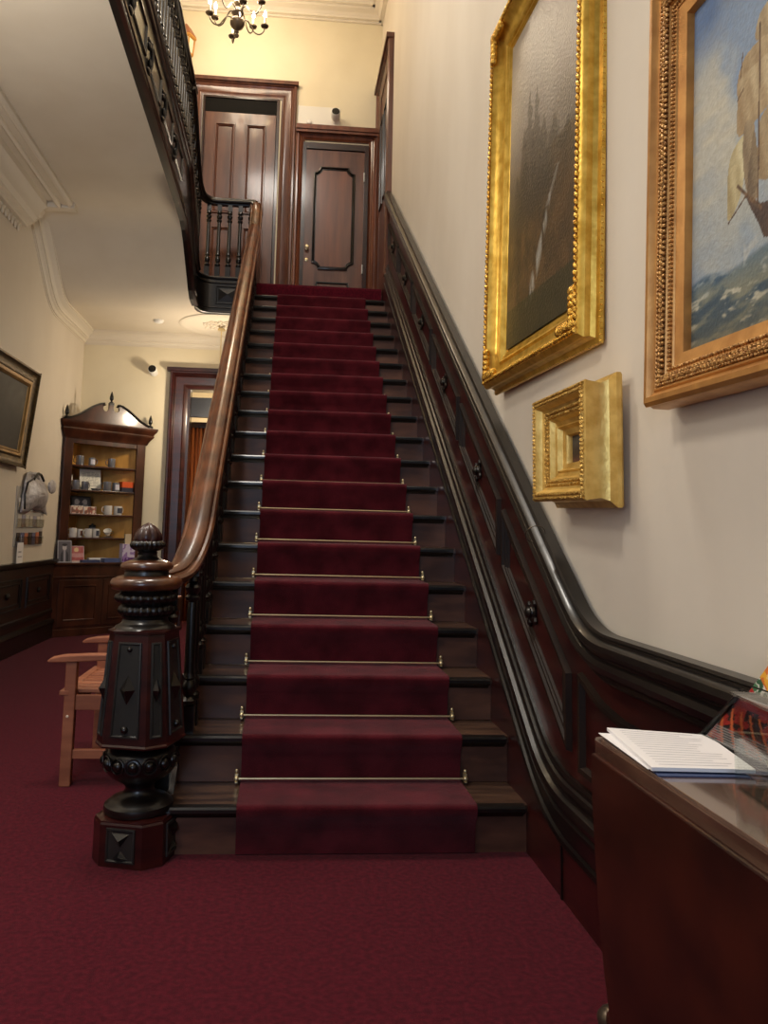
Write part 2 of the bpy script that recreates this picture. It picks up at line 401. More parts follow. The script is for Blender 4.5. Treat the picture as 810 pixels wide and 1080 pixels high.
tag(rn, 'crimson carpet runner laid down the middle of the wooden stairs', 'stair carpet')

# stair rods
ordn = ['first','second','third','fourth','fifth','sixth','seventh','eighth','ninth','tenth','eleventh','twelfth','thirteenth','fourteenth','fifteenth','sixteenth','seventeenth','eighteenth']
rod0 = None
for i in range(18):
    y = (i+1)*T_+.008; z = (i+1)*R_+.012
    if rod0 is None:
        r0 = thing('stair_rod', '', 'stair rod', (0,0,0)); rod0 = r0
        MB().tube([(-.152,0,0),(.731,0,0)], .0042, 8).build('rod', BRASS, r0, smooth=True)
        for x in (-.156, .735):
            m = MB(); m.box(x-.006, x+.006, .0, .02, -.012, .018); m.ball((x, .006, .026), .007, .007, .009, 8, 5); m.ball((x, -.002, 0), .010, .010, .010, 8, 5); m.box(x-.004, x+.004, -.012, .02, -.013, -.009)
            m.build('bracket', BRASS, r0, smooth=40)
        o = r0
    else: o = dup(rod0)
    o.location = (0, y, z)
    tag(o, 'thin brass rod holding the runner at the back of the %s step from the floor' % ordn[i], 'stair rod', 'stair rods')

# ------------------------------------------------------------------ newel post
ang = -radians(16)
nw = thing('newel_post', 'carved black and mahogany newel post with acorn finial at the foot of the stairs', 'newel post', (-.483, .06, 0), 0)
nw.rotation_euler = (0, radians(-1.0), 0)
k_ = .4; sq = [(1-k_,-1),(1,-1+k_),(1,1-k_),(1-k_,1),(-1+k_,1),(-1,1-k_),(-1,-1+k_),(-1+k_,-1)]
RZ = Matrix.Rotation(ang, 3, 'Z')
KN = .845
sq = [(a*KN, b*KN) for a, b in sq]
MB().loft(sq, [(.154,0),(.152,.135),(.148,.142),(.148,.146),(.12,.15)], RZ).build('base_block', DARKR, nw)
def newel_face_panels(z0, z1, h0, h1, big, nm):
    for q in range(4):
        Mq = RZ @ Matrix.Rotation(q*pi/2, 3, 'Z')
        for kind in (0, 1):
            Mk = Mq @ (Matrix.Rotation(pi/4, 3, 'Z') if kind else Matrix.Identity(3))
            if kind and not big: continue
            def d(h): return h if not kind else (2-k_)*h/sqrt(2)
            def hw(h): return (1-k_)*h if not kind else k_*h/sqrt(2)
            def P(u, z, o=0):
                t = (z-z0)/(z1-z0); h = h0+(h1-h0)*t; return Mk @ V((u*hw(h), -d(h)-o, z))
            a, b = (.68, .06) if not kind else (.6, .06)
            zz0 = z0+(z1-z0)*b; zz1 = z1-(z1-z0)*b
            c0, c1, c2, c3 = P(-a,zz0), P(a,zz0), P(a,zz1), P(-a,zz1)
            side = (c1-c0).cross(c3-c0).normalized()
            if side.dot(Mk @ V((0,-1,0))) < 0: side = -side
            m = MB(); m.sweep([c0,c1,c2,c3], [(0,0),(.006,.001),(.007,.006),(0,.011)], side, closed=True)
            a2 = a-.13/ (1 if not kind else .6)*.8
            m.add([P(-a2,zz0+.01,.002),P(a2,zz0+.01,.002),P(a2,zz1-.01,.002),P(-a2,zz1-.01,.002)], [(0,1,2,3)])
            m.build(nm, PANELF, nw, smooth=30)
            # pyramid boss
            m = MB(); zc = (z0+z1)/2
            if big:
                hh = .052 if not kind else .045; ww = .42 if not kind else .6
                m.add([P(0,zc-hh,.001),P(ww,zc,.001),P(0,zc+hh,.001),P(-ww,zc,.001),P(0,zc,.026)], [(0,1,4),(1,2,4),(2,3,4),(3,0,4)])
                if not kind:
                    MB().ball(P(0, zz0+.028, .004), .014, .014, .014, 8, 5).build('knob', BLACK, nw, smooth=50); MB().ball(P(0, zz1-.024, .004), .010, .010, .010, 8, 5).build('knob', BLACK, nw, smooth=50)
            else:
                m.add([P(-.45,zz1-.014,.001),P(.45,zz1-.014,.001),P(0,zz1-.06,.001),P(0,zz1-.035,.02)], [(0,1,3),(1,2,3),(2,0,3)])
                m.add([P(-.4,zz0+.012,.001),P(.4,zz0+.012,.001),P(0,zz0+.04,.001),P(0,zz0+.022,.016)], [(0,1,3),(1,2,3),(2,0,3)])
            m.build('diamond_boss', BLACK, nw)
newel_face_panels(.01, .135, .154*KN, .152*KN, False, 'base_panel')
MB().lathe([(a*.9,b) for a,b in [(.10,.15),(.131,.153),(.135,.163),(.132,.176),(.118,.184),(.112,.19),(.09,.196),(.066,.206),(.056,.222),(.058,.236),(.074,.25),(.10,.262),(.125,.28),(.139,.305),(.142,.33),(.136,.352),(.12,.366),(.098,.372),(.10,.38),(.118,.384)]], (0,0,0), 40, None, 20, .03, (.25,.3)).build('vase', BLACK, nw, smooth=40)
m = MB()
for k in range(14):
    a = 2*pi*k/14+.2; c_ = V((.121*cos(a), .121*sin(a), .325)); m.ball(c_, .019, .019, .019, 10, 6)
    Mt = Matrix.Rotation(a, 3, 'Z'); ring = [c_ + Mt @ V((.006, .026*cos(t), .026*sin(t))) for t in [2*pi*j/14 for j in range(15)]]
    m.tube(ring, .003, 5)
m.build('bead', BLACK, nw, smooth=50)
MB().loft(sq, [(.12,.382),(.158,.386),(.16,.392),(.155,.398),(.124,.765),(.130,.768),(.130,.776),(.118,.782)], RZ).build('shaft', DARKR, nw)
newel_face_panels(.40, .762, .1555*KN, .1245*KN, True, 'shaft_panel')
MB().lathe([(.11,.778),(.104,.788),(.092,.794),(.084,.80),(.08,.812),(.086,.822),(.08,.826)], (0,0,0), 32).build('neck_moulding', BLACK, nw, smooth=40)
MB().lathe([(.078,.822),(.090,.828),(.0965,.842),(.092,.856),(.08,.864),(.084,.868),(.102,.874),(.110,.886),(.106,.898),(.094,.904),(.09,.912),(.10,.918)], (0,0,0), 96, None, 24, .07, (.826,.90)).build('gadroon_ring', BLACK, nw, smooth=60)
MB().lathe([(.10,.914),(.122,.92),(.129,.932),(.129,.944),(.122,.955),(.105,.962),(.09,.966)], (0,0,0), 48).build('cap_ring', RAIL, nw, smooth=45)
MB().lathe([(.088,.962),(.08,.968),(.078,.98),(.084,.988)], (0,0,0), 40).build('cap_neck', BLACK, nw, smooth=40)
MB().lathe([(.082,.985),(.092,.99),(.095,1.0),(.091,1.01),(.078,1.016),(.062,1.022)], (0,0,0), 40).build('cap_disc', RAIL, nw, smooth=45)
MB().lathe([(.062,1.02),(.05,1.026),(.038,1.032),(.034,1.04),(.036,1.048),(.032,1.054)], (0,0,0), 28).build('finial_stem', BLACK, nw, smooth=40)
MB().lathe([(.03,1.052),(.048,1.058),(.060,1.068),(.063,1.078),(.058,1.088),(.046,1.092)], (0,0,0), 80, None, 20, .10, (1.057,1.09)).build('finial_cup', BLACK, nw, smooth=60)
MB().lathe([(.048,1.088),(.0505,1.098),(.046,1.115),(.035,1.134),(.02,1.148),(.006,1.156),(.001,1.158)], (0,0,0), 64, None, 8, .13, (1.09,1.15)).build('finial', DARKR, nw, smooth=50)

# ------------------------------------------------------------------ stair balustrade
bal = thing('stair_balustrade', 'polished mahogany handrail sweeping up the left of the stairs over dark turned balusters', 'balustrade', (-.365, 0, 0))
def rx(y): return -.36-.0045*y if y > .6 else -.36
rp = [(-.49,.145,.940),(-.468,.165,.945),(-.44,.19,.953),(-.412,.23,.968),(-.392,.28,1.0),(-.377,.34,1.048),(-.367,.41,1.105),(-.362,.5,1.178)]
yy = .62
while yy < 4.45: rp.append((rx(yy), yy, nose(yy)+.634)); yy += .22
rp += [(rx(4.5),4.48,nose(4.48)+.632),(-.382,4.58,4.225),(-.383,4.64,4.30),(-.386,4.68,4.37),(-.392,4.70,4.42)]
RP = [(-.03,-.042),(-.036,-.03),(-.048,-.028),(-.06,-.018),(-.062,-.004),(-.054,.006),(-.044,.008),(-.040,.014),(-.040,.022),(-.03,.034),(-.012,.041),(.012,.041),(.03,.034),(.040,.022),(.040,.014),(.044,.008),(.054,.006),(.062,-.004),(.06,-.018),(.048,-.028),(.036,-.03),(.03,-.042)]
def smoothpath(P, n=3):
    # catmull-rom
    out = []; P = [V(p) for p in P]
    for i in range(len(P)-1):
        p0 = P[max(i-1,0)]; p1 = P[i]; p2 = P[i+1]; p3 = P[min(i+2,len(P)-1)]
        for k in range(n):
            t = k/n; out.append(.5*((2*p1)+(p2-p0)*t+(2*p0-5*p1+4*p2-p3)*t*t+(3*p1-p0-3*p2+p3)*t**3))
    out.append(P[-1]); return out
off = V((.365,0,0))
MB().sweepu([p+off for p in smoothpath(rp)], RP).build('handrail', RAIL, bal, smooth=30)
def baluster(h, r=.026):
    q = r/.026; b = .10
    prof = [(.017,b),(.026,b+.01),(.028,b+.022),(.02,b+.032),(.015,b+.038),(.024,b+.052),(.027,b+.07),(.022,b+.09),(.016,b+.1),(.023,b+.108),(.02,b+.12),
            (.0185,b+.13),(.017,h-.2),(.015,h-.17),(.024,h-.162),(.026,h-.15),(.016,h-.14),(.024,h-.128),(.028,h-.112),(.02,h-.1),(.015,h-.096),(.024,h-.086),(.022,h-.07),(.016,h-.066)]
    m = MB(); m.lathe([(a*q, z) for a, z in prof], (0,0,0), 12)
    m.box(-.024*q,.024*q,-.024*q,.024*q,0,b+.001); m.box(-.02*q,.02*q,-.02*q,.02*q,h-.068,h)
    return m
b0 = {}
for i in range(NS):
    for j, dy in enumerate((.075, .198)):
        y = i*T_+dy; zb = (i+1)*R_-.012; zt = nose(y)+.634-.03
        if i == 0 and j == 0: continue
        if i == 0: zt = .915
        if i == 1 and j == 0: zt -= .0
        h = zt-zb; key = (j, i == 0)
        if key not in b0: o = baluster(h, .030).build('baluster', BLACK, bal, smooth=40); b0[key] = o
        else: o = b0[key].copy(); COL.objects.link(o); o.parent = bal
        o.location = (rx(y)+.365 if i else -.062, y, zb)

# landing + gallery balustrade
gb = thing('gallery_balustrade', 'black turned balustrade edging the upper gallery and the landing', 'balustrade', (-.95, 3, 4.27))
go = V((.95,-3,-4.27))
gr = [(-.94,-2,5.0),(-.94,3.25,5.0),(-.94,3.5,4.98),(-.94,3.7,4.9),(-.94,3.95,4.72),(-.94,4.15,4.575),(-.94,4.32,4.50),(-.938,4.45,4.47),(-.92,4.6,4.455),(-.87,4.69,4.445),(-.78,4.72,4.44),(-.5,4.72,4.44),(-.43,4.715,4.437),(-.395,4.70,4.42)]
GP = [(a*.8, b*.95) for a, b in RP]
MB().sweepu([p+go for p in smoothpath(gr)], GP).build('handrail', BLACK, gb, smooth=30)
gz = [(-3,4.29),(3.5,4.29),(3.62,4.25),(4.35,3.70),(4.5,3.65),(4.8,3.64)]
def gbase(y):
    for (a,b),(c_,d) in zip(gz, gz[1:]):
        if a <= y <= c_: return b+(d-b)*(y-a)/(c_-a)
def grail(y):
    for a, b in zip(gr, gr[1:]):
        if a[1] <= y <= b[1]: return a[2]+(b[2]-a[2])*(y-a[1])/max(1e-6,b[1]-a[1])
first = None; y = .55
while y < 4.6:
    zb = gbase(y); h = grail(y)-.03-zb
    if first is None: first = o = baluster(h, .027).build('baluster', BLACK, gb, smooth=40); h0 = h
    else: o = first.copy(); COL.objects.link(o); o.parent = gb; o.scale = (1,1,h/h0)
    o.location = V((-.945, y, zb))+go; y += .118
for x in (-.86,-.755,-.65,-.545,-.44):
    o = first.copy(); COL.objects.link(o); o.parent = gb; o.scale = (1,1,(4.41-3.64)/h0); o.location = V((x, 4.72, 3.64))+go

# fascia of gallery and landing
m = MB()
top_ = [(-2,4.29),(3.5,4.29),(3.62,4.25),(4.35,3.70),(4.5,3.65)]
bot_ = [(4.5,3.28),(4.3,3.285),(4.18,3.33),(4.0,3.44),(3.7,3.62),(3.58,3.67),(3.45,3.70),(3.2,3.71),(-2,3.76)]
m.prism(top_+bot_, 'x', -.960, -.925); 
fas = m.build('trim_9', BLACK, kind='structure')
m = MB()
cv = [(-.925,4.5),(-.922,4.56),(-.905,4.62),(-.87,4.67),(-.82,4.695),(-.76,4.70),(-.40,4.70)]
n = len(cv); vs = []
for (x, y) in cv: vs += [(x,y,3.28),(x,y,3.65)]
for (x, y) in cv: vs += [(x-.02,y+.07,3.28),(x-.02,y+.07,3.65)]
fs = []
for i in range(n-1):
    a = 2*i; fs += [(a,a+1,a+3,a+2),(2*n+a,2*n+a+2,2*n+a+3,2*n+a+1),(a,a+2,2*n+a+2,2*n+a),(a+1,2*n+a+1,2*n+a+3,a+3)]
fs += [(0,2*n,2*n+1,1),(2*n-2,2*n-1,4*n-1,4*n-2)]
m.add(vs, fs)
m.build('landing_fascia', BLACK, fas, smooth=40)
def along(zs, prof, x=-.925):
    P = [(x, y, z) for y, z in zs]; return P
m = MB()
up1 = [(-.925,-2,4.27),(-.925,3.5,4.27),(-.925,3.62,4.23),(-.925,4.35,3.68),(-.925,4.5,3.635)]
rp1 = [(0,-.035),(.016,-.03),(.022,-.015),(.012,-.005),(.03,.0),(.036,.012),(.03,.022),(0,.025)]
m.sweep(up1, rp1, (1,0,0))
dn = [(-.925,-2,3.78),(-.925,3.2,3.73),(-.925,3.45,3.72),(-.925,3.58,3.69),(-.925,3.7,3.64),(-.925,4.0,3.46),(-.925,4.18,3.35),(-.925,4.3,3.305),(-.925,4.5,3.30)]
m.sweep(dn, [(0,-.02),(.024,-.02),(.03,-.008),(.022,.004),(.012,.01),(.02,.018),(.018,.03),(0,.034)], (1,0,0))
m.sweep([(p[0],p[1],p[2]+.09) for p in dn], [(0,-.012),(.012,-.008),(.014,.004),(0,.01)], (1,0,0))
m.build('fascia_moulding', DARK, fas, smooth=30)
m = MB()
for z, pr in ((3.65,.03),(3.60,.018),(3.30,.022),(3.345,.012)):
    P = [(x, y, z-.012) for x, y in cv]
    vs = []; 
    m.tube([V((x, y, z-.012)) for x, y in cv], pr*.6, 8)
m.build('fascia_moulding', BLACK, fas, smooth=40)
m = MB(); X1, X2, Z1, Z2 = -.76, -.52, 3.37, 3.56
m.sweep([(X1,4.70,Z1),(X2,4.70,Z1),(X2,4.70,Z2),(X1,4.70,Z2)], [(0,0),(.01,.003),(.01,.012),(0,.018)], (0,-1,0), closed=True)
m.add([(X1+.03,4.698,Z1+.03),(X2-.03,4.698,Z1+.03),(X2-.03,4.698,Z2-.03),(X1+.03,4.698,Z2-.03),((X1+X2)/2,4.675,(Z1+Z2)/2)], [(0,1,4),(1,2,4),(2,3,4),(3,0,4)])
m.build('fascia_panel', BLACK, fas)
# carved scroll brackets along the gallery fascia
b1 = None
for k in range(5):
    y = .54+k*.55; m = MB(); zc = 3.96
    if b1 is None:
        m.ball((.012,-.03,.07), .016, .035, .022, 10, 6); m.ball((.012,.03,.0), .014, .025, .035, 10, 6); m.ball((.01,.0,-.07), .012, .04, .02, 10, 6)
        m.tube([(.01,-.07,.1),(.02,-.03,.09),(.024,.015,.04),(.02,.035,-.02),(.012,.01,-.09)], [.008,.012,.013,.011,.005], 8)
        b1 = o = m.build('scroll_bracket', BLACK, fas, smooth=50)
    else: o = b1.copy(); COL.objects.link(o); o.parent = fas
    o.location = (-.925, y, zc)
b2 = None
for k in range(5):
    y = .815+k*.55
    if b2 is None:
        m = MB(); m.sweep([(0,-.19,-.09),(0,.19,-.09),(0,.19,.11),(0,-.19,.11)], [(0,0),(.012,.003),(.012,.012),(0,.018)], (1,0,0), closed=True)
        b2 = o = m.build('fascia_panel', BLACK, fas)
    else: o = b2.copy(); COL.objects.link(o); o.parent = fas
    o.location = (-.925, y, 4.02)

# ------------------------------------------------------------------ doors upstairs
def casing(m, x0, x1, z0, z1, w, y, d=.05, side=(0,-1,0)):
    # architrave around three sides; outer rectangle x0..x1, top z1
    prof = [(0,0),(d*.8,0),(d,.012),(d,.03),(d*.6,.04),(d*.5,.05),(d*.62,.062),(d*.5,.075),(d*.45,w*.75),(d*.55,w*.82),(d*.4,w*.9),(d*.3,w),(0,w)]
    path = [(x0,y,z0),(x0,y,z1),(x1,y,z1),(x1,y,z0)]
    sd = V(side)
    # left-hand normal of +z with side -y :  (-y) x z = -x ; inwards must be +x so negate b
    m.sweep(path, [(a,-b) for a, b in prof], side)
d1 = MB().box(-1.03,-.20,YU-.012,YU+.002,3.6,5.93).build('door_1', DOORW, kind='structure')
m = MB(); casing(m, -1.22, -.015, 3.6, 6.08, .17, YU); m.box(-1.24,0.0,YU-.075,YU,6.06,6.10); m.build('architrave', DOORW, d1, smooth=25)
MB().box(-1.03,-.215,YU-.016,YU-.010,5.72,5.88).build('transom', solid('dark_transom_glass', (16,14,13), .6, spec=.1), d1)
m = MB()
m.sweep([(-1.04,YU,3.6),(-1.04,YU,5.9),(-.21,YU,5.9),(-.21,YU,3.6)], [(0,0),(.03,0),(.03,-.02),(.0,-.03)], (0,-1,0)); m.build('door_stop', DARK, d1)
lf = MB().box(-1.0,-.24,YU-.03,YU-.012,3.6,5.70).build('leaf', DOORW, d1)
for x0, x1 in ((-.90,-.68),(-.56,-.34)):
    for z0, z1 in ((4.55,5.58),(3.75,4.4)):
        m = MB(); m.sweep([(x0,YU-.03,z0),(x1,YU-.03,z0),(x1,YU-.03,z1),(x0,YU-.03,z1)], [(0,0),(.02,.004),(.02,.014),(.008,.02),(.012,.03),(0,.036)], (0,-1,0), closed=True)
        m.build('door_panel', DOORW, lf, smooth=25)
d2 = MB().box(.04,.80,YU-.01,YU+.002,3.6,5.38).build('door_2', DOORW, kind='structure')
m = MB(); casing(m, -.01, .90, 3.6, 5.56, .10, YU, .06); m.box(-.012,.925,YU-.10,YU,5.55,5.60); m.box(-.012,.925,YU-.085,YU,5.52,5.55); m.build('architrave', DOORP, d2, smooth=25)
m = MB().box(.07,.11,YU-.05,YU,3.6,5.40).box(.755,.80,YU-.05,YU,3.6,5.40).box(.07,.80,YU-.045,YU,5.35,5.42); m.build('jamb', DARK, d2)
lf = MB().box(.11,.755,YU-.03,YU-.012,3.6,5.34).build('leaf', DOORW, d2)
def notch(x0, x1, z0, z1, r, y):
    P = []
    for cx, cz, a0 in ((x0,z0,90),(x1,z0,180),(x1,z1,270),(x0,z1,0)):
        for k in range(6):
            a = radians(a0-90*k/5) if True else 0
            P.append((cx+r*cos(a), y, cz+r*sin(a)))
    return P
m = MB(); P = notch(.20,.655,3.98,5.14,.07,YU-.03); m.sweep(P, [(0,0),(.022,-.002),(.026,.008),(.018,.018),(.010,.022),(.012,.03),(0,.034)], (0,-1,0), closed=True); m.build('panel_moulding', BLACK, lf, smooth=30)
MB().prism([(p[0],p[2]) for p in notch(.205,.65,3.985,5.135,.07,0)], 'y', YU-.036, YU-.031).build('panel', DOORP, lf)
m = MB(); m.sweep([(.25,YU-.03,3.65),(.61,YU-.03,3.65),(.61,YU-.03,3.84),(.25,YU-.03,3.84)], [(0,0),(.02,.003),(.02,.014),(0,.02)], (0,-1,0), closed=True); m.build('panel_moulding', BLACK, lf)
Mf = Matrix.Rotation(pi/2, 3, 'X')
MB().lathe([(.018,0),(.018,.006),(.008,.01),(.008,.03),(.02,.036),(.024,.05),(.018,.062),(.004,.066)], (.145,YU-.03,4.21), 16, Mf).build('door_knob', BRASS, lf, smooth=40)
MB().lathe([(.02,0),(.02,.008),(.008,.012),(.002,.014)], (.145,YU-.03,4.08), 14, Mf).build('lock_cover', BRASS, lf, smooth=40)
m = MB()
for z in (5.05,4.0): m.box(.748,.762,YU-.05,YU-.028,z-.05,z+.05)
m.build('hinge', WHITE, lf)
# door in the right wall at the stair head
d3 = MB().box(WX-.012,WX+.001,4.38,5.20,3.6,5.92).build('door_3', DOORW, kind='structure')
m = MB()
pr = [(0,0),(.045,0),(.06,.015),(.06,.04),(.035,.05),(.03,.06),(.04,.075),(.03,.09),(.025,.12),(.02,.14),(0,.14)]
m.sweep([(WX,5.29,3.6),(WX,5.29,6.05),(WX,4.26,6.05),(WX,4.26,3.6)], [(a,-b) for a, b in pr], (-1,0,0))
m.box(WX-.08,WX,4.25,5.295,6.04,6.09)
m.build('architrave', DOORW, d3, smooth=25)
m = MB()
for y0, y1 in ((4.60,4.82),(4.90,5.12)):
    m.sweep([(WX-.012,y1,4.6),(WX-.012,y0,4.6),(WX-.012,y0,5.6),(WX-.012,y1,5.6)], [(0,0),(.015,.004),(.015,.016),(0,.02)], (-1,0,0), closed=True)
m.build('door_panel', BLACK, d3)

# lower doorway: architrave, room beyond with curtain
d4 = MB().box(-1.17,-1.13,YB-.02,YB+.18,0,2.79).box(-.27,-.23,YB-.02,YB+.18,0,2.79).box(-1.17,-.23,YB-.02,YB+.18,2.75,2.79).build('door_4', DARK, kind='structure')
m = MB(); casing(m, -1.37, -.05, 0, 2.96, .21, YB, .07); m.box(-1.40,-.02,YB-.10,YB,2.95,2.99); m.build('architrave', DARKR, d4, smooth=25)
m = MB(); m.box(-1.13,-.27,YB+.06,YB+.12,2.44,2.67); m.build('transom_bar', BLACK, d4)
m = MB().box(LX,WX,YB+2.0,YB+2.1,0,3.5).box(LX,LX+.05,YB+.16,YB+2.0,0,3.5).box(-.1,0,YB+.16,YB+2.0,0,3.5); m.build('wall_far', WALLY, kind='structure')
MB().box(LX,WX,YB+.16,YB+2.0,3.1,3.2).build('ceiling', CEIL, kind='structure')
m = MB(); n = 90; vs = []; fs = []
for i in range(n+1):
    x = -1.3+.62*i/n; yv = YB+.75+.035*sin(i*.9)+.012*sin(i*2.3)
    vs += [(x,yv,.02),(x,yv+.01,2.4)]
fs = [(2*i,2*i+2,2*i+3,2*i+1) for i in range(n)]
m.add(vs, fs); cu = m.build('curtain', mat('rust_curtain', (120,58,26), (176,104,52), rough=.8, scale=(40,40,1)), smooth=80)
md = cu.modifiers.new('so','SOLIDIFY'); md.thickness = .004
tag(cu, 'long rust brown curtain hanging inside the far doorway', 'curtain')
MB().box(-1.35,-.3,YB+.72,YB+.8,2.4,2.47).build('trim_10', DARK, kind='structure')

# ------------------------------------------------------------------ paintings
def grid_paint(name, M4, w, h, nu, nv, fn, matl, parent, label=None):
    me = bpy.data.meshes.new(name); vs = []; fs = []
    for j in range(nv+1):
        for i in range(nu+1): vs.append(tuple(M4 @ V((w*i/nu, h*j/nv, 0))))
    for j in range(nv):
        for i in range(nu): a = j*(nu+1)+i; fs.append((a,a+1,a+nu+2,a+nu+1))
    me.from_pydata(vs, [], fs); ca = me.color_attributes.new('paint', 'FLOAT_COLOR', 'POINT')
    buf = []
    for j in range(nv+1):
        for i in range(nu+1):
            c_ = fn(i/nu, j/nv); buf += [*s2l([min(255,max(0,x)) for x in c_]), 1]
    ca.data.foreach_set('color', buf); me.materials.append(matl)
    o = bpy.data.objects.new(name, me); COL.objects.link(o)
    if parent: o.parent = parent
    if label: o['label'] = label
    return o
def hsh(i, j, s=0):
    n = (i*374761393+j*668265263+s*974634777) & 0xffffffff; n = ((n ^ (n >> 13))*1274126177) & 0xffffffff; return ((n ^ (n >> 16)) & 0xffff)/65535
def vn(x, y, s=0):
    i, j = math.floor(x), math.floor(y); fx, fy = x-i, y-j; fx = fx*fx*(3-2*fx); fy = fy*fy*(3-2*fy)
    return (hsh(i,j,s)*(1-fx)+hsh(i+1,j,s)*fx)*(1-fy)+(hsh(i,j+1,s)*(1-fx)+hsh(i+1,j+1,s)*fx)*fy
def fbm(x, y, s=0, o=4):
    t = 0; a = .5; n = 0
    for k in range(o): t += a*vn(x*2**k, y*2**k, s+k); n += a; a *= .5
    return t/n
def mix(a, b, t): t = min(1,max(0,t)); return tuple(a[k]*(1-t)+b[k]*t for k in range(3))
def sstep(a, b, x): t = min(1,max(0,(x-a)/(b-a))); return t*t*(3-2*t)
def wall_matrix(O, a, l, v):
    # right wall: local u towards -y, w up, n out of the wall (-x)
    B = Matrix(((0,0,-1),(-1,0,0),(0,1,0)))
    Ra = Matrix.Rotation(a, 3, 'Z'); Rl = Matrix.Rotation(l, 3, 'X'); Rv = Matrix.Rotation(v, 3, 'Y')
    Mx = (B @ Rv @ Rl @ Ra).to_4x4(); Mx.translation = V(O); return Mx
def rope(m, p0, p1, step, rx_, ry_, rz_, n=6, mm=4):
    p0 = V(p0); p1 = V(p1); L = (p1-p0).length; k = int(L/step); d = (p1-p0)/k
    u = d.normalized(); s_ = V((0,0,1)).cross(u)
    Mr = Matrix((u, s_, V((0,0,1)))).transposed() @ Matrix.Rotation(.6, 3, 'Z')
    for i in range(k+1): m.ball(p0+d*i, rx_, ry_, rz_, n, mm, Mr)
def rectloop(x0, y0, x1, y1): return [(x0,y0,0),(x1,y0,0),(x1,y1,0),(x0,y1,0)]
def frame(m, w, h, prof):
    # prof: (height above ridge plane, inward offset)
    m.sweep(rectloop(0,0,w,h), prof, (0,0,1), closed=True)

# large waterfall landscape
def landscape(u, v):
    n = fbm(u*5, v*8, 1); n2 = fbm(u*16, v*22, 5)
    mist = sstep(.5, 1.0, v+.15*n)
    c = mix((52,46,34), (118,108,98), sstep(.3,.75,v+.1*n)); c = mix(c, (178,172,164), mist*.8)
    if v > .5 and u < .35: c = mix(c, (196,178,150), (.35-u)*1.6*sstep(.5,.8,v))
    # pines
    for cx, w_, hh, bb in ((.32,.16,.76,.36),(.43,.14,.74,.36),(.24,.14,.66,.36),(.54,.16,.62,.36),(.68,.2,.58,.36),(.14,.14,.54,.3),(.85,.24,.52,.3)):
        if bb-.08 < v < hh:
            ww = w_*((hh-v)/(hh-bb))**.75*(.35+.8*vn(v*70,cx*90+(u > cx)*7,3))
            if abs(u-cx) < ww: c = mix(c, (50,46,40), .45)
    # rocks
    if v < .42: c = mix(c, mix((44,36,22),(112,82,48), n2*1.3-.1), .75*sstep(.42,.3,v))
    if u > .6 and v < .5: c = mix(c, mix((40,34,24),(120,84,46), fbm(u*12,v*14,9)), .6*sstep(.55,.8,u))
    # falls
    if .09 < v < .36:
        t = (.36-v)/.27; cx = .64-.30*t**1.2; wd = .012+.10*t*(1-.55*t)
        if abs(u-cx) < wd: c = mix(c, (172,176,174), .75*sstep(.35,.7,vn(u*55+v*14,v*9,6))*(1-.5*abs(u-cx)/wd))
    if .33 <= v < .42 and abs(u-(.6+(v-.33)*1.6)) < .02: c = mix(c, (150,150,146), .5)
    if v < .12: c = mix(c, (42,44,24), .7)
    return c
CAN1 = vcmat('oil_canvas_varnished', .42, .12, .5, 90)
CAN2 = vcmat('oil_canvas', .7, 0, .4, 120)
W1, H1 = 1.02, 1.585
M1 = wall_matrix((.834,.378,1.779), -.030, -.012, .018)
P1 = thing('framed_painting', 'tall dark mountain waterfall painting in a heavy bright gold frame', 'painting', tuple(M1.translation))
iM = Matrix.Translation(-M1.translation) @ M1
m = MB(); frame(m, W1, H1, [(-.072,-.022),(-.066,-.03),(-.055,-.028),(-.05,-.012),(-.035,-.006),(-.015,-.010),(-.004,-.004),(.004,.006),(0,.026),(-.012,.031),(-.03,.043),(-.042,.063),(-.044,.082),(-.036,.09),(-.04,.098),(-.048,.102),(-.046,.112),(-.054,.116),(-.052,.124),(-.058,.128),(-.06,.136),(-.075,.136),(-.075,-.02)])
m.build('frame', GOLD, P1, smooth=30, M=iM)
m = MB()
q = .014
for a, b in (((q,q,.004),(W1-q,q,.004)),((W1-q,q,.004),(W1-q,H1-q,.004)),((W1-q,H1-q,.004),(q,H1-q,.004)),((q,H1-q,.004),(q,q,.004))):
    rope(m, a, b, .022, .016, .010, .010)
for cx, cy in ((.03,.03),(W1-.03,.03),(W1-.03,H1-.03),(.03,H1-.03)):
    sx = 1 if cx < .5 else -1; sy = 1 if cy < .5 else -1
    for k in range(6):
        m.ball((cx+sx*.022*k, cy+.006*sy, .004), .018, .022, .016, 8, 5); m.ball((cx+.006*sx, cy+sy*.022*k, .004), .022, .018, .016, 8, 5)
m.build('carved_ornament', GOLDO, P1, smooth=60, M=iM)
for a, b in (((-.02,-.024,-.06),(W1+.02,-.024,-.06)),((W1+.024,-.02,-.06),(W1+.024,H1,-.06))):
    m = MB(); rope(m, a, b, .018, .009, .006, .007, 5, 3); m.build('beaded_edge', GOLDO, P1, smooth=60, M=iM)
grid_paint('canvas', iM @ Matrix.Translation((.134,.134,-.052)), W1-.268, H1-.268, 110, 170, landscape, CAN1, P1)

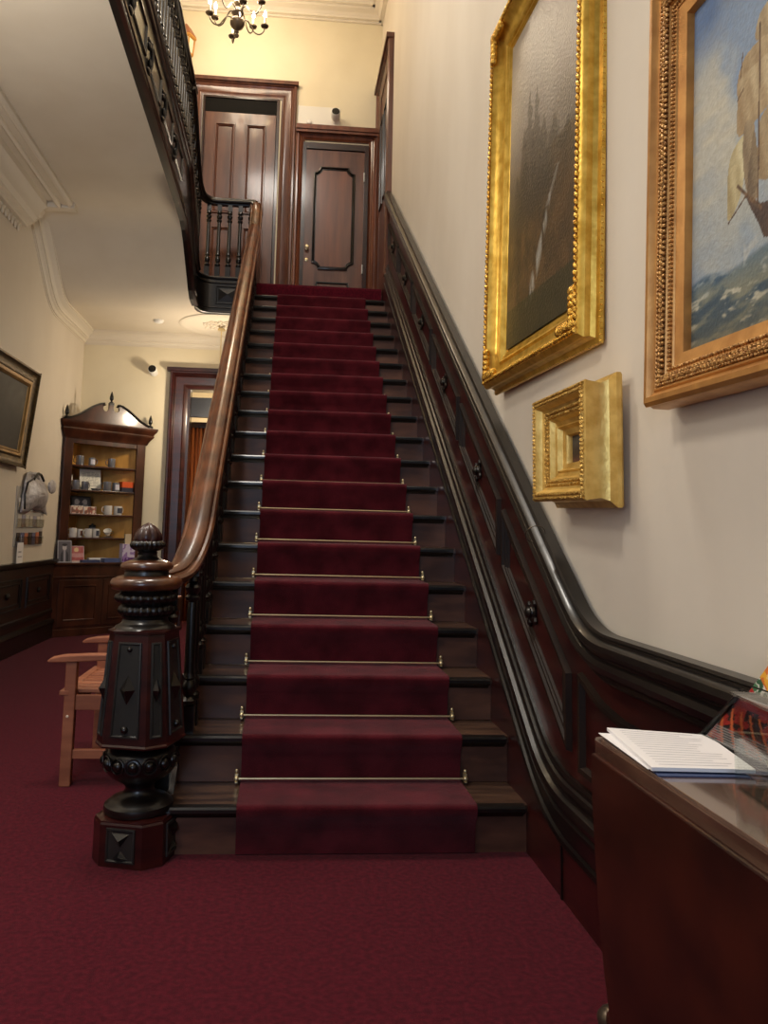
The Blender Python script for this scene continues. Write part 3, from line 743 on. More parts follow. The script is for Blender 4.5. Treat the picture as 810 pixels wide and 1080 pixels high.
# ship at sea
def inpoly(x, y, P):
    c = False; n = len(P)
    for i in range(n):
        x0, y0 = P[i]; x1, y1 = P[i-1]
        if (y0 > y) != (y1 > y) and x < (x1-x0)*(y-y0)/(y1-y0)+x0: c = not c
    return c
def segd(x, y, a, b):
    dx, dy = b[0]-a[0], b[1]-a[1]; t = max(0, min(1, ((x-a[0])*dx+(y-a[1])*dy)/(dx*dx+dy*dy))); return math.hypot(x-a[0]-t*dx, y-a[1]-t*dy)
def curvy(pts, n=5):
    P = [V((x,y,0)) for x, y in pts]; P = [P[-1]]+P+[P[0],P[1]]; out = []
    for i in range(1, len(P)-2):
        p0,p1,p2,p3 = P[i-1],P[i],P[i+1],P[i+2]
        for k in range(n):
            t = k/n; q = .5*((2*p1)+(p2-p0)*t+(2*p0-5*p1+4*p2-p3)*t*t+(3*p1-p0-3*p2+p3)*t**3); out.append((q.x,q.y))
    return out
def sp(*P): return [(x+.057, y+.05) for x, y in P]
SAILS = [(curvy(sp(*p)), c0, c1) for p, c0, c1 in (
 (((.31,.40),(.31,.50),(.36,.55),(.50,.54),(.52,.43)),(150,126,92),(196,176,138)),
 (((.38,.24),(.38,.36),(.44,.40),(.56,.39),(.58,.26)),(146,122,90),(198,178,140)),
 (((.60,.25),(.61,.36),(.72,.37),(.74,.27)),(146,122,90),(190,168,130)),
 (((.185,.546),(.196,.60),(.27,.61),(.28,.55)),(150,126,90),(206,188,150)),
 (((.123,.478),(.128,.519),(.163,.542),(.27,.535),(.29,.50),(.20,.49)),(140,112,76),(206,186,146)),
 (((.124,.375),(.120,.45),(.130,.496),(.26,.49),(.30,.42),(.20,.385)),(150,122,84),(210,192,154)),
 (((.195,.25),(.19,.33),(.21,.385),(.33,.39),(.37,.30),(.30,.24)),(146,120,84),(208,190,150)),
 (((.0899,.204),(.083,.254),(.094,.338),(.136,.369),(.148,.348),(.137,.253)),(150,130,84),(214,202,160)),
 (((.147,.392),(.140,.33),(.15,.25),(.176,.208),(.193,.25),(.181,.346),(.175,.384)),(110,90,68),(180,160,124)),
 (((.155,.225),(.165,.32),(.18,.36),(.190,.25)),(92,74,56),(150,130,98)))]
HULLP = sp((.150,.232),(.165,.205),(.19,.165),(.209,.127),(.26,.112),(.72,.11),(.76,.18),(.6,.175),(.30,.18),(.2,.20))
SPARS = [(sp((.09,.20))[0], sp((.16,.24))[0], .0022), (sp((.122,.266))[0], sp((.20,.19))[0], .0042), (sp((.19,.20))[0], sp((.196,.58))[0], .0025), (sp((.24,.16))[0], sp((.235,.66))[0], .004), (sp((.43,.16))[0], sp((.42,.66))[0], .004), (sp((.118,.455))[0], sp((.14,.47))[0], .002), (sp((.13,.50))[0], sp((.137,.55))[0], .0018)]
def ship(u, v):
    x, y = u*cw, v*ch
    w_ = .03*(fbm(u*9, v*9, 71)-.5)
    cl = fbm(u*4+1+w_*6, v*3.2+u*2, 11, 5)
    c = mix((132,152,176), (198,192,172), sstep(.36,.6,cl)); c = mix(c, (150,164,172), .5*sstep(.6,.2,v))
    if u < .16 and v > .72: c = mix(c, (78,112,166), .75*sstep(.72,.95,v)*sstep(.16,.05,u-.1*(v-.8)))
    c = mix(c, (90,120,170), .25*vn(u*14, v*40, 61)*sstep(.3,0,u))
    hor = .195+.01*sin(u*30)
    if v < hor:
        wv = fbm(u*10+v*9, v*34-u*8, 21, 5); c2 = mix((58,78,92), (128,130,112), sstep(.36,.64,wv)); c2 = mix(c2, (190,186,164), sstep(.60,.72,fbm(u*16+v*14, v*46-u*10, 31)))
        c2 = mix(c2, (88,84,66), .5*sstep(.11,.0,v)); c2 = mix(c2, (70,104,136), .55*sstep(.11,.2,v)); c = mix(c, c2, sstep(0,.02,hor-v))
    for P, c0, c1 in SAILS:
        if inpoly(x+w_*.1, y+w_*.1, P):
            xs = [p[0] for p in P]; ys = [p[1] for p in P]; t = (x-min(xs))/(max(xs)-min(xs)); t2 = (y-min(ys))/(max(ys)-min(ys))
            c = mix(c0, c1, .15+.55*t+.25*t2+.5*(fbm(x*60, y*26, 41)-.5)+.12*sin(x*160+y*40))
    if inpoly(x, y, HULLP): c = mix((52,36,32), (96,72,56), fbm(x*50, y*60, 9))
    for a, b, r_ in SPARS:
        if segd(x, y, a, b) < r_: c = mix((70,48,36), (120,90,60), vn(x*90, y*90, 5))
    if .105 < y-.0 < .20 and x > .2 and v < hor+.06: c = mix(c, (200,198,186), .55*sstep(.55,.7,fbm(x*26, y*40, 51)))
    return mix(c, (110,100,80), .16*vn(u*110, v*110, 77))
W2, H2 = 1.25, 1.045
M2 = wall_matrix((.846,-1.060,1.459), -.031, -.02, .008)
P2 = thing('framed_painting', 'ship painting with full pale sails on a choppy sea in a bronze gold frame', 'painting', tuple(M2.translation))
iM = Matrix.Translation(-M2.translation) @ M2
m = MB(); frame(m, W2, H2, [(-.068,-.004),(-.03,-.004),(-.02,.0),(-.01,-.002),(0,.006),(0,.018),(-.008,.022),(-.016,.03),(-.012,.034),(-.012,.038),(-.018,.041),(-.024,.066),(-.02,.068),(-.026,.071),(-.03,.084),(-.034,.086),(-.040,.113),(-.05,.115),(-.07,.115)])
m.build('frame', GOLDC, P2, smooth=30, M=iM)
m = MB()
for k, (a, b) in enumerate((((.0,.0),(1,0)),((0,0),(0,1)),((1,0),(1,1)),((0,1),(1,1)))):
    def pt(f, q_, z): return (q_ if f[0] == 0 else W2-q_, q_ if f[1] == 0 else H2-q_, z)
    A = pt(a,.053,-.016); B_ = pt(b,.053,-.016)
    rope(m, A, B_, .013, .010, .007, .007, 6, 3)
    A = pt(a,.044,-.014); B_ = pt(b,.044,-.014); rope(m, A, B_, .0105, .005, .004, .005, 5, 3)
    A = pt(a,.062,-.018); B_ = pt(b,.062,-.018); rope(m, A, B_, .0135, .006, .006, .006, 5, 3)
m.build('carved_ornament', GOLDCO, P2, smooth=60, M=iM); m = MB()
for k, (a, b) in enumerate((((.0,.0),(1,0)),((0,0),(0,1)),((1,0),(1,1)),((0,1),(1,1)))):
    A = pt(a,.078,-.025); B_ = pt(b,.078,-.025); rope(m, A, B_, .0105, .0045, .0045, .005, 6, 4)
m.build('beaded_edge', GOLDCO, P2, smooth=60, M=iM)
cw, ch = W2-.226, H2-.226
cM = iM @ Matrix.Translation((.113,.113,-.058))
grid_paint('canvas', cM, cw, ch, 380, 300, ship, CAN2, P2)
# small deep frame
def smallpic(u, v):
    c = mix((64,48,34),(96,90,80), sstep(.3,.9,v)); c = mix(c, (120,64,46), .6*sstep(.35,.1,v))
    if abs(u-.5) < .1 and .25 < v < .6: c = mix(c, (170,150,120), .6)
    return mix(c, (50,40,30), .4*fbm(u*8,v*8,3))
W3, H3 = .455, .328
M3 = wall_matrix((.815,-.337,1.258), -.028, .012, -.02)
P3 = thing('framed_painting', 'small picture in a very deep square gold box frame beside the stair rail', 'painting', tuple(M3.translation))
iM = Matrix.Translation(-M3.translation) @ M3
m = MB(); frame(m, W3, H3, [(-.105,-.016),(-.098,-.022),(-.086,-.022),(-.08,-.014),(-.072,-.004),(-.05,.004),(-.02,.0),(-.006,-.003),(0,.004),(0,.024),(-.006,.028),(-.02,.034),(-.03,.05),(-.034,.068),(-.05,.076),(-.056,.088),(-.05,.094),(-.066,.102),(-.072,.118),(-.085,.122),(-.105,.122)])
m.build('frame', GOLDP, P3, smooth=30, M=iM)
m = MB(); mi = MB()
for (a, b) in (((0,0),(1,0)),((0,0),(0,1)),((1,0),(1,1)),((0,1),(1,1))):
    def pt(f, q_, z): return (q_ if f[0] == 0 else W3-q_, q_ if f[1] == 0 else H3-q_, z)
    for q_, z_, st_ in ((.006,.0,.012),(.018,.0,.012)): rope(m, pt(a,q_,z_), pt(b,q_,z_), st_, .008, .005, .005, 6, 3)
    for q_, z_, st_ in ((.048,-.026,.014),(.06,-.03,.014)): rope(mi, pt(a,q_,z_), pt(b,q_,z_), st_, .008, .005, .005, 6, 3)
m.build('carved_ornament', GOLDPO, P3, smooth=60, M=iM); mi.build('inner_ornament', GOLDPO, P3, smooth=60, M=iM)
grid_paint('canvas', iM @ Matrix.Translation((.12,.12,-.09)), W3-.24, H3-.24, 24, 24, smallpic, CAN2, P3)

# left wall painting
ML = Matrix(((0,0,1),(1,0,0),(0,1,0))).to_4x4(); W4, H4 = 1.25, .855
ML.translation = V((LX+.062, 4.19-1.25, 1.638))
Rl = Matrix.Rotation(.095, 4, 'X'); ML = ML @ Rl
P4 = thing('framed_painting', 'dark landscape painting in a wide aged gilt frame on the left wall', 'painting', tuple(ML.translation))
iM = Matrix.Translation(-ML.translation) @ ML
def darkland(u, v): 
    c = mix((50,42,30),(104,98,84), sstep(.3,.8,v)*fbm(u*4,v*3,2)*1.6); return mix(c, (40,34,24), .5*fbm(u*9,v*9,8))
m = MB(); frame(m, W4, H4, [(-.06,.03),(-.03,.022),(-.012,.004),(0,.0),(.0,.014),(-.01,.02),(-.03,.05),(-.036,.08),(-.03,.09),(-.04,.10),(-.06,.10)]); m.build('frame', OLDGILT, P4, smooth=30, M=iM)
m = MB(); frame(m, W4, H4, [(-.06,.098),(-.028,.098),(-.03,.106),(-.034,.118),(-.03,.124),(-.044,.142),(-.06,.145)]); m.build('inner_frame', mat('worn_gilt', (120,92,50), (150,116,64), rough=.45, metal=.4), P4, smooth=30, M=iM)
m = MB()
rope(m, (W4-.006,0,-.002), (W4-.006,H4,-.002), .02, .012, .007, .008, 5, 3); rope(m, (0,.006,-.002), (W4,.006,-.002), .02, .012, .007, .008, 5, 3)
m.build('carved_ornament', OLDGILT, P4, smooth=60, M=iM)
grid_paint('canvas', iM @ Matrix.Translation((.143,.143,-.052)), W4-.286, H4-.286, 50, 30, darkland, CAN2, P4)

# ------------------------------------------------------------------ corner cabinet
CO = V((-2.33, 5.42, 0)); CA = radians(38)
cab = thing('corner_cabinet', 'tall dark walnut corner cabinet with open shelves and a scrolled broken pediment', 'cabinet', tuple(CO), CA)
tri = [(-.04,.0),(1.05,.0),(.40,.545)]
m = MB(); m.prism([(-.04,.0),(1.05,.0),(1.03,.02),(.40,.54),(-.035,.02)], 'z', .06, .735); m.build('base', CABW, cab)
MB().prism([(-.045,-.02),(1.06,-.02),(1.05,.01),(.40,.545),(-.04,.01)], 'z', .735, .757).build('counter', CABW, cab, bevel=.004)
m = MB().box(-.04,1.05,-.015,.05,0,.075); m.build('plinth', CABW, cab, bevel=.004); MB().box(-.04,1.05,-.012,.0,.60,.615).build('waist_moulding', CABW, cab, bevel=.003)
for x0, x1 in ((.03,.50),(.52,.99)):
    dr = MB().box(x0,x1,-.010,.0,.10,.58).build('door', CABW, cab, bevel=.003)
    m = MB(); m.sweep([(x0+.06,-.010,.16),(x1-.06,-.010,.16),(x1-.06,-.010,.52),(x0+.06,-.010,.52)], [(0,0),(.008,.002),(.008,.008),(0,.012)], (0,-1,0), closed=True); m.build('door_panel', CABW, dr)
m = MB().box(.02,.115,.035,.065,.757,2.08).box(.85,.955,.035,.065,.757,2.08).box(.115,.85,.04,.06,2.02,2.08)
m.box(.02,.04,.065,.09,.757,2.08).box(.935,.955,.065,.09,.757,2.08); m.build('face_frame', CABW, cab, bevel=.004)
m = MB(); m.prism([(.03,.06),(.045,.05),(.405,.515),(.395,.53)], 'z', .757, 2.09); m.prism([(.945,.06),(.93,.05),(.39,.51),(.40,.53)], 'z', .757, 2.09)
m.build('back_panel', CABI, cab)
MB().prism([(.03,.06),(.945,.06),(.40,.52)], 'z', 2.075, 2.095).build('top_board', CABW, cab)
SH = (1.795, 1.53, 1.272, 1.02)
for z in SH: MB().prism([(.115,.048),(.85,.048),(.93,.07),(.40,.505),(.05,.07)], 'z', z-.018, z).build('shelf', CABW, cab, bevel=.003)
m = MB()
crn = [(-.0,0),(-.005,.012),(-.012,.03),(-.03,.06),(-.05,.085),(-.055,.10),(-.05,.112),(-.06,.13),(-.075,.15),(-.085,.17),(-.085,.19),(0,.19)]
path = [(.02,.40,2.07),(.02,.035,2.07),(.955+.02,.035,2.07),(.975,.40,2.07)]
m.sweep([(.025,.30,2.07),(.025,.035,2.07),(.97,.035,2.07),(.97,.30,2.07)], [(b, a) for a, b in crn][::-1], (0,0,1)) 
m.box(.02,.975,.03,.34,2.2,2.255)
m.build('cornice', CABW, cab, smooth=30)
cx = .50
L_ = [(-.50,2.25),(-.50,2.275),(-.44,2.285),(-.36,2.32),(-.28,2.375),(-.20,2.43),(-.13,2.465),(-.085,2.475)]
arcp = [(-.062+.034*cos(radians(a)), 2.432+.034*sin(radians(a))) for a in range(110, 341, 23)]
cen = [(-.026,2.435),(-.026,2.48),(.026,2.48),(.026,2.435)]
half = L_+arcp
outl = [(cx+x, z) for x, z in half+cen+[(-x, z) for x, z in reversed(half)]]
m = MB(); m.prism(outl, 'y', .0, .03); pd = m.build('pediment', CABW, cab)
m = MB()
for s_ in (-1, 1):
    m.sweepu([(cx+s_*x, .01, z+.004) for x, z in L_[1:]+arcp[:2]], [(-.03,-.006),(-.034,.008),(-.02,.014),(.02,.014),(.034,.008),(.03,-.006)])
m.build('scroll_moulding', BLACK, pd, smooth=40)
fp = [(.018,0),(.022,.008),(.01,.016),(.009,.026),(.018,.036),(.021,.05),(.018,.07),(.011,.095),(.003,.118),(.001,.12)]
for x, z, k in ((.01,2.262,1.15),(.50,2.475,1.1),(.985,2.262,1.15)):
    m = MB(); m.lathe([(a*k, b*k+.02) for a, b in fp], (x,.012,z), 14, None, 6, .12); m.box(x-.024,x+.024,-.012,.036,z-.002,z+.022); m.build('finial', BLACK, cab, smooth=45)
MC = Matrix.Translation(CO) @ Matrix.Rotation(CA, 4, 'Z')
def cpos(u, d, z): return tuple(MC @ V((u, d, z)))

def mug(name, label, u, z, d=.13, r=.036, h=.088, ma=CERG, rot=0, deco=None, group=None):
    t = thing(name, label, 'mug', cpos(u, d, z+.0005), CA+rot, group)
    MB().lathe([(r*.9,0),(r,.006),(r,h),(r-.004,h),(r-.005,.01),(.001,.008)], (0,0,0), 24).build('cup', ma, t, smooth=40)
    MB().tube([(r*.95,0,h*.82),(r+.016,0,h*.84),(r+.026,0,h*.62),(r+.022,0,h*.34),(r*.95,0,h*.2)], .0045, 6).build('handle', ma, t, smooth=60)
    if deco:
        m = MB(); n = 8
        vs = []
        for k in range(n+1):
            a = -pi/2-.75+1.5*k/n
            for zz in (.2, .8): vs.append(((r+.0006)*cos(a), (r+.0006)*sin(a), h*zz))
        m.add(vs, [(2*k,2*k+2,2*k+3,2*k+1) for k in range(n)]); m.build('printed_picture', deco, t, smooth=60)
    return t
D1 = solid('print_slate', (70,72,84), .4); D2 = solid('print_brown', (120,84,70), .4); D3 = solid('print_lilac', (206,204,214), .35)
z1, z2, z3, z4 = SH
mug('mug','silver grey mug, left of the pair on the cabinet top shelf', .24, z1, .14, .042, .105, CERG, 2.8, D3)
mug('mug','silver grey mug, right of the pair on the cabinet top shelf', .37, z1, .13, .036, .09, CERG, 0, D3)
mug('mug','silver grey mug standing alone to the right on the top shelf', .60, z1, .13, .040, .10, CERG, 3, D3)
mug('mug','grey mug at the left end of the second shelf from the top', .19, z2, .10, .042, .10, CERG, 2.6, D1)
mug('mug','grey mug in front of the cream sign on the second shelf', .295, z2, .10, .038, .09, CERG, .3, D1)
mug('mug','silver mug beside the cream sign, further from the orange box', .555, z2, .11, .044, .105, CERG, 2.9, D3)
mug('mug','silver mug standing right beside the orange box', .655, z2, .11, .040, .098, CERG, .2, D3)
mug('mug','white mug, left of the pair on the third shelf', .585, z3, .12, .044, .10, CERW, 3, D1)
mug('mug','white mug with a square picture, right of the pair on the third shelf', .70, z3, .12, .046, .098, CERW, .2, D1)
mug('mug','white mug with handle turned left, leftmost on the lowest shelf', .19, z4, .09, .040, .10, CERW, 3.3, D2)
mug('mug','white mug, second from the left on the lowest shelf', .285, z4, .15, .038, .09, CERW, .6, D2)
mug('mug','white mug with handle turned left, third on the lowest shelf', .36, z4, .09, .040, .095, CERW, 3.4, D1)
mug('mug','white mug beside the grey jar on the lowest shelf', .45, z4, .10, .036, .095, CERW, .4, D1)
# teacup lying tilted, jar, dish
t = thing('teacup', 'white teacup with green pattern tilted on its saucer at the lowest shelf', 'cup', cpos(.60,.12,z4))
MB().lathe([(.02,0),(.03,.004),(.06,.012),(.062,.014),(.03,.008),(.001,.006)], (0,0,0), 28).build('saucer', CERW, t, smooth=50)
Mt = Matrix.Rotation(radians(35), 3, 'X')
MB().lathe([(.018,.0),(.026,.012),(.042,.045),(.044,.06),(.041,.06),(.022,.012),(.001,.01)], (0,-.0,.03), 24, Mt).build('cup', CERW, t, smooth=50)
MB().tube([Mt @ V(p)+V((0,0,.03)) for p in ((.038,0,.05),(.058,0,.052),(.06,0,.03),(.036,0,.02))], .004, 6).build('handle', solid('green_glaze', (70,96,80), .3), t, smooth=60)
t = thing('jar', 'tall grey lidded jar at the back of the lowest shelf', 'jar', cpos(.47,.24,z4))
MB().lathe([(.035,0),(.045,.02),(.047,.09),(.035,.11),(.03,.115)], (0,0,0), 22).build('body', CERG, t, smooth=45)
MB().lathe([(.033,.115),(.04,.12),(.038,.13),(.012,.14),(.01,.15),(.001,.152)], (0,0,0), 22).build('lid', BLK, t, smooth=45)
tag(MB().lathe([(.03,0),(.05,.012),(.055,.022),(.05,.022),(.02,.008),(.001,.006)], cpos(.42,.10,z2), 24).build('dish', CERG, smooth=50), 'small grey oval dish in front of the cream sign', 'dish')
def card(name, label, cat, u0, u1, z, h, d, tilt, fn, nu=16, nv=20, thick=.004, group=None, board=PAPER, rot=0):
    t = thing(name, label, cat, cpos((u0+u1)/2, d, z), CA+rot, group); w_ = u1-u0
    Mx = Matrix.Rotation(radians(90-tilt), 4, 'X') @ Matrix.Translation((-w_/2, 0, 0))
    # local: x right, y up, z toward the viewer
    m = MB(); m.box(0,w_,0,h,-thick,0); m.build('board', board, t, M=Mx)
    grid_paint('printed_face', Mx @ Matrix.Translation((.003,.003,.0006)), w_-.006, h-.006, nu, nv, fn, PRINT, t)
    return t
PRINT = vcmat('printed_paper', .55, .1)
def f_sign(u, v):
    c = (226,222,206)
    if .12 < u < .88 and .15 < v < .88 and (v*14) % 1 < .3 and hsh(int(u*18), int(v*14), 2) > .25: c = (150,146,140)
    return c
def f_portrait(u, v):
    c = (96,92,98)
    if ((u-.5)/.16)**2+((v-.68)/.13)**2 < 1: c = (186,178,176)
    if ((u-.5)/.30)**2+((v-.2)/.36)**2 < 1: c = (150,146,154) if abs(u-.5) < .08 else (58,56,62)
    if ((u-.5)/.18)**2+((v-.80)/.07)**2 < 1: c = (52,48,50)
    if u < .06 or u > .94 or v < .05 or v > .95: c = (170,168,172)
    return c
def f_pink(u, v):
    c = mix((196,132,126),(168,60,66), fbm(u*6,v*6,3))
    if ((u-.4)/.2)**2+((v-.78)/.14)**2 < 1: c = (230,200,150)
    if .3 < v < .55: c = mix(c, (226,196,192), .5)
    if v < .12: c = (206,180,170)
    return c
def f_couple(u, v):
    c = (66,64,68)
    for cx_ in (.3,.7):
        if ((u-cx_)/.12)**2+((v-.68)/.15)**2 < 1: c = (160,154,152)
        elif ((u-cx_)/.2)**2+((v-.25)/.35)**2 < 1: c = (112,110,114)
    if u < .05 or u > .95 or v < .06 or v > .94: c = (30,28,30)
    return c
def f_purple(u, v):
    c = (206,196,216)
    n = vn(u*6, v*8, 5)
    if n > .6: c = (150,120,176)
    if v < .25 and vn(u*7, v*9, 8) > .4: c = (92,40,112)
    return c
def f_box(u, v):
    n = vn(u*9, v*3, 12); return (216,196,176) if n > .55 else ((168,96,80) if n > .35 else (120,84,70))
card('sign_card', 'cream printed sign card standing on the second cabinet shelf', 'sign', .27, .51, z2, .235, .17, 8, f_sign, 40, 42)
card('note_card', 'small white card at the left end of the second shelf', 'card', .12, .19, z2, .17, .17, 6, lambda u, v: (214,212,206) if v > .25 else (150,148,146), 8, 12)
card('picture_frame', 'dark framed photograph of two people standing on the third shelf', 'picture frame', .20, .43, z3+.0, .20, .20, 10, f_couple, 24, 20, .012, None, BLK)
card('picture_frame', 'grey portrait print of a seated person leaning at the left of the cabinet counter', 'picture frame', .0, .155, .757, .235, -.008, 7, f_portrait, 30, 40, .008, None, BLK)
card('greeting_card', 'pink and red printed card beside the grey portrait on the counter', 'card', .175, .315, .757, .175, .05, 10, f_pink, 20, 24)
# leaning small statue bit at left of third shelf
tag(MB().lathe([(.018,0),(.022,.01),(.012,.03),(.016,.06),(.01,.09),(.014,.11),(.006,.13),(.001,.135)], cpos(.125,.12,z3), 12).build('figurine', CABI, smooth=40), 'small tan figurine at the left end of the third shelf', 'figurine')
def block(name, label, cat, u0, u1, d0, d1, z0, z1, ma, group=None, face=None):
    t = thing(name, label, cat, cpos((u0+u1)/2, (d0+d1)/2, z0), CA, group)
    w_, dd = (u1-u0)/2, (d1-d0)/2
    MB().box(-w_, w_, -dd, dd, 0, z1-z0).build('box', ma, t, bevel=.002)
    if face: grid_paint('printed_face', Matrix.Translation((-w_+.002,-dd-.0008,.002)) @ Matrix.Rotation(pi/2, 4, 'X'), 2*w_-.004, z1-z0-.004, 22, 12, face, PRINT, t)
    return t
block('carton', 'patterned cream and red carton, left one on the third shelf', 'carton', .15,.285,.08,.14, z3, z3+.085, PAPER, None, f_box)
block('carton', 'patterned cream and red carton, right one on the third shelf', 'carton', .295,.43,.08,.14, z3, z3+.08, PAPER, None, lambda u, v: f_box(u+.7, v))
block('box', 'dark navy box lying under the orange box on the second shelf', 'box', .71,.85,.07,.17, z2, z2+.05, solid('navy_card', (36,38,56), .5))
block('box', 'orange box lying on top of the navy box', 'box', .712,.848,.07,.17, z2+.0505, z2+.115, solid('orange_card', (206,84,30), .5))
block('booklet', 'blue grey booklet lying on the counter nearer the pink card', 'booklet', .27,.47,-.005,.10, .757, .785, solid('booklet_blue', (70,78,112), .4))
block('booklet', 'blue booklet lying on the counter nearer the newel post', 'booklet', .52,.70,-.005,.10, .757, .80, solid('booklet_blue_bright', (84,98,140), .4))
tag(MB().prism([(.40,.12),(.62,.12),(.60,.22),(.42,.22)], 'z', .757, .80).build('paper_pile', PAPER, M=MC), 'low pile of white papers at the back of the cabinet counter', 'papers')
t = thing('gift_box', 'lilac and white patterned gift box at the right of the counter', 'box', cpos(.80,.03,.757), CA)
MB().box(-.075,.075,-.025,.05,0,.20).build('box', solid('lilac_card', (196,184,206), .5), t, bevel=.003)
grid_paint('printed_face', Matrix.Translation((-.073,-.0258,.002)) @ Matrix.Rotation(pi/2, 4, 'X'), .146, .196, 24, 30, f_purple, PRINT, t)
MB().box(-.035,.035,.0,.03,.20,.31).build('header_card', solid('beige_card', (196,180,150), .6), t)

# ------------------------------------------------------------------ left wall brochure holder with carrier bag
BO = V((LX+.001, 4.18, .86))
t = thing('brochure_holder', 'clear wall pocket rack full of small cards on the left wall', 'brochure holder', tuple(BO))
m = MB().box(0,.006,.0,.80,0.08,.62); m.build('back_sheet', solid('holder_back', (176,172,168), .4), t)
crd = [(58,44,40),(206,198,186),(120,96,70),(90,92,124),(196,190,180),(60,50,48),(178,104,72),(150,146,160),(210,206,200)]
for r_, zz in enumerate((.10,.26,.41)):
    pk = MB().box(.02,.023,.02,.78,zz,zz+.075).build('pocket', GLASS, t)
for r_, zz in enumerate((.10,.26,.41)):
    for k in range(7):
        y0 = .05+k*.105; c_ = crd[(k*3+r_*4) % 9]; h = .12-.02*hsh(k, r_, 3)
        m = MB().box(.010+.002*(k % 2),.014+.002*(k % 2),y0,y0+.09,zz,zz+h)
        nm = 'card_%d' % ((k*3+r_*4) % 9)
        ma = bpy.data.materials.get(nm) or solid(nm, c_, .5)
        o = m.build('leaflet', ma); o.location = BO
        grp = ('lowest', 'middle', 'top')[r_]
        tag(o, 'small printed leaflet, number %s from the left in the %s row of the wall rack' % (['one','two','three','four','five','six','seven'][k], grp), 'leaflet', 'leaflets in the wall rack')
m = MB(); n = 14; vs = []; fs = []
for j in range(n+1):
    for i in range(n+1):
        u = i/n; v = j/n; bulge = .10*sin(pi*u)*sin(pi*min(1,v*1.15))+.02*vn(u*7,v*7,3)
        vs.append((.012+bulge, .06+.78*u*(1-.35*v)+.10*v, .40+.36*v-.05*abs(u-.5)+.03*vn(u*5,v*5,8)))
fs = [(j*(n+1)+i, j*(n+1)+i+1, (j+1)*(n+1)+i+1, (j+1)*(n+1)+i) for j in range(n) for i in range(n)]
m.add(vs, fs); o = m.build('carrier_bag', BAG, smooth=30); o.location = BO
md = o.modifiers.new('so','SOLIDIFY'); md.thickness = .003
tag(o, 'crumpled grey plastic carrier bag hanging over the top of the wall rack', 'bag')
bg = o
m = MB().tube([(.05,.3,.70),(.06,.38,.76),(.05,.5,.755),(.06,.56,.70)], .012, 6).tube([(.05,.10,.42),(.06,.05,.55),(.05,.14,.66),(.05,.28,.70)], .009, 6); m.build('handle', BLK, bg, smooth=60)
m = MB().ball((.07,.80,.66), .03, .11, .07, 10, 6); m.build('knot', BAG, bg, smooth=30)
o = MB().box(0,.002,.0,.16,0,.18).build('price_tag', PAPER); o.location = BO+V((.028,.04,-.06))
tag(o, 'white paper tag hanging below the left wall rack', 'tag')
MB().box(.0021,.0025,.03,.13,.05,.06).box(.0021,.0025,.03,.11,.09,.105).build('printed_line', INK, o)
MB().tube([(.001,.08,.18),(.001,.08,.25)], .0015, 5).build('string', PAPER, o)

# ------------------------------------------------------------------ small fittings
def seccam(loc, label, d=(0,-1,0), s=1):
    t = thing('security_camera', label, 'camera', loc)
    Mf = Matrix.Rotation(pi/2, 3, 'X')
    MB().lathe([(.045*s,0),(.045*s,.012*s),(.02*s,.018*s),(.016*s,.05*s)], (0,0,0), 20, Mf).build('mount', WHITE, t, smooth=40)
    Mh = Matrix.Rotation(pi/2-.25, 3, 'X')
    MB().lathe([(.03*s,0),(.045*s,.01*s),(.05*s,.03*s),(.05*s,.10*s),(.046*s,.112*s)], (0,-.04*s,-.01*s), 22, Mh).build('housing', WHITE, t, smooth=40)
    MB().lathe([(.044*s,.112*s),(.042*s,.118*s),(.001,.121*s)], (0,-.04*s,-.01*s), 22, Mh).build('lens', BLK, t, smooth=40)
    return t
seccam((-1.56, YB, 2.93), 'white wall camera with black lens above the lower doorway corner')
seccam((.415, YU, 5.72), 'white wall camera with black lens above the upstairs panelled door')
tag(MB().box(.0,.47,YU-.006,YU,5.62,5.86).build('wall_plate', solid('pale_plate', (226,222,212), .45), bevel=.002), 'pale rectangular plate fixed above the upstairs panelled door', 'wall plate')
t = thing('motion_sensor', 'small white wall sensor beside the upstairs camera', 'sensor', (.13, YU-.006, 5.66))
MB().lathe([(.03,0),(.03,.02),(.022,.035),(.004,.042)], (0,0,0), 18, Matrix.Rotation(pi/2,3,'X')).build('housing', WHITE, t, smooth=40)
tag(MB().lathe([(.055,0),(.055,-.012),(.045,-.025),(.03,-.032),(.001,-.033)], (-1.43, 5.45, ZL), 24).build('smoke_detector', WHITE, smooth=40), 'round white smoke detector on the low hall ceiling', 'smoke detector')
m = MB(); m.lathe([(.44,0),(.46,-.008),(.44,-.016),(.40,-.012),(.38,-.003),(.30,-.002),(.02,-.002)], (-.76,5.55,ZL+.001), 48)
for k in range(48):
    a = k*2.4; r = .03+.17*sqrt(k/48); m.ball((-.76+r*cos(a), 5.55+r*sin(a), ZL-.006), .022, .018, .016, 6, 4)
tag(m.build('ceiling_medallion', PLAST, smooth=50), 'round plaster medallion on the low ceiling beside the handrail', 'ceiling ornament')
# pendant under it
t = thing('pendant_lamp', 'small hanging hall lamp under the low ceiling medallion', 'lamp', (-.76, 5.55, 2.5))
m = MB().tube([(0,0,.12),(0,0,ZL-2.5-.015)], .006, 8); m.lathe([(.04,0),(.04,.02),(.01,.04)], (0,0,ZL-2.5-.06), 16); m.build('stem', BRASS, t, smooth=40)
MB().lathe([(.02,.13),(.05,.12),(.07,.10),(.072,.094),(.04,.10)], (0,0,0), 20).build('cap', BRASS, t, smooth=40)
MB().ball((0,0,0), .05, .05, .06, 16, 10).build('globe', mat('lit_globe', (255,236,200), emit=((255,226,170), 14)), t, smooth=True)
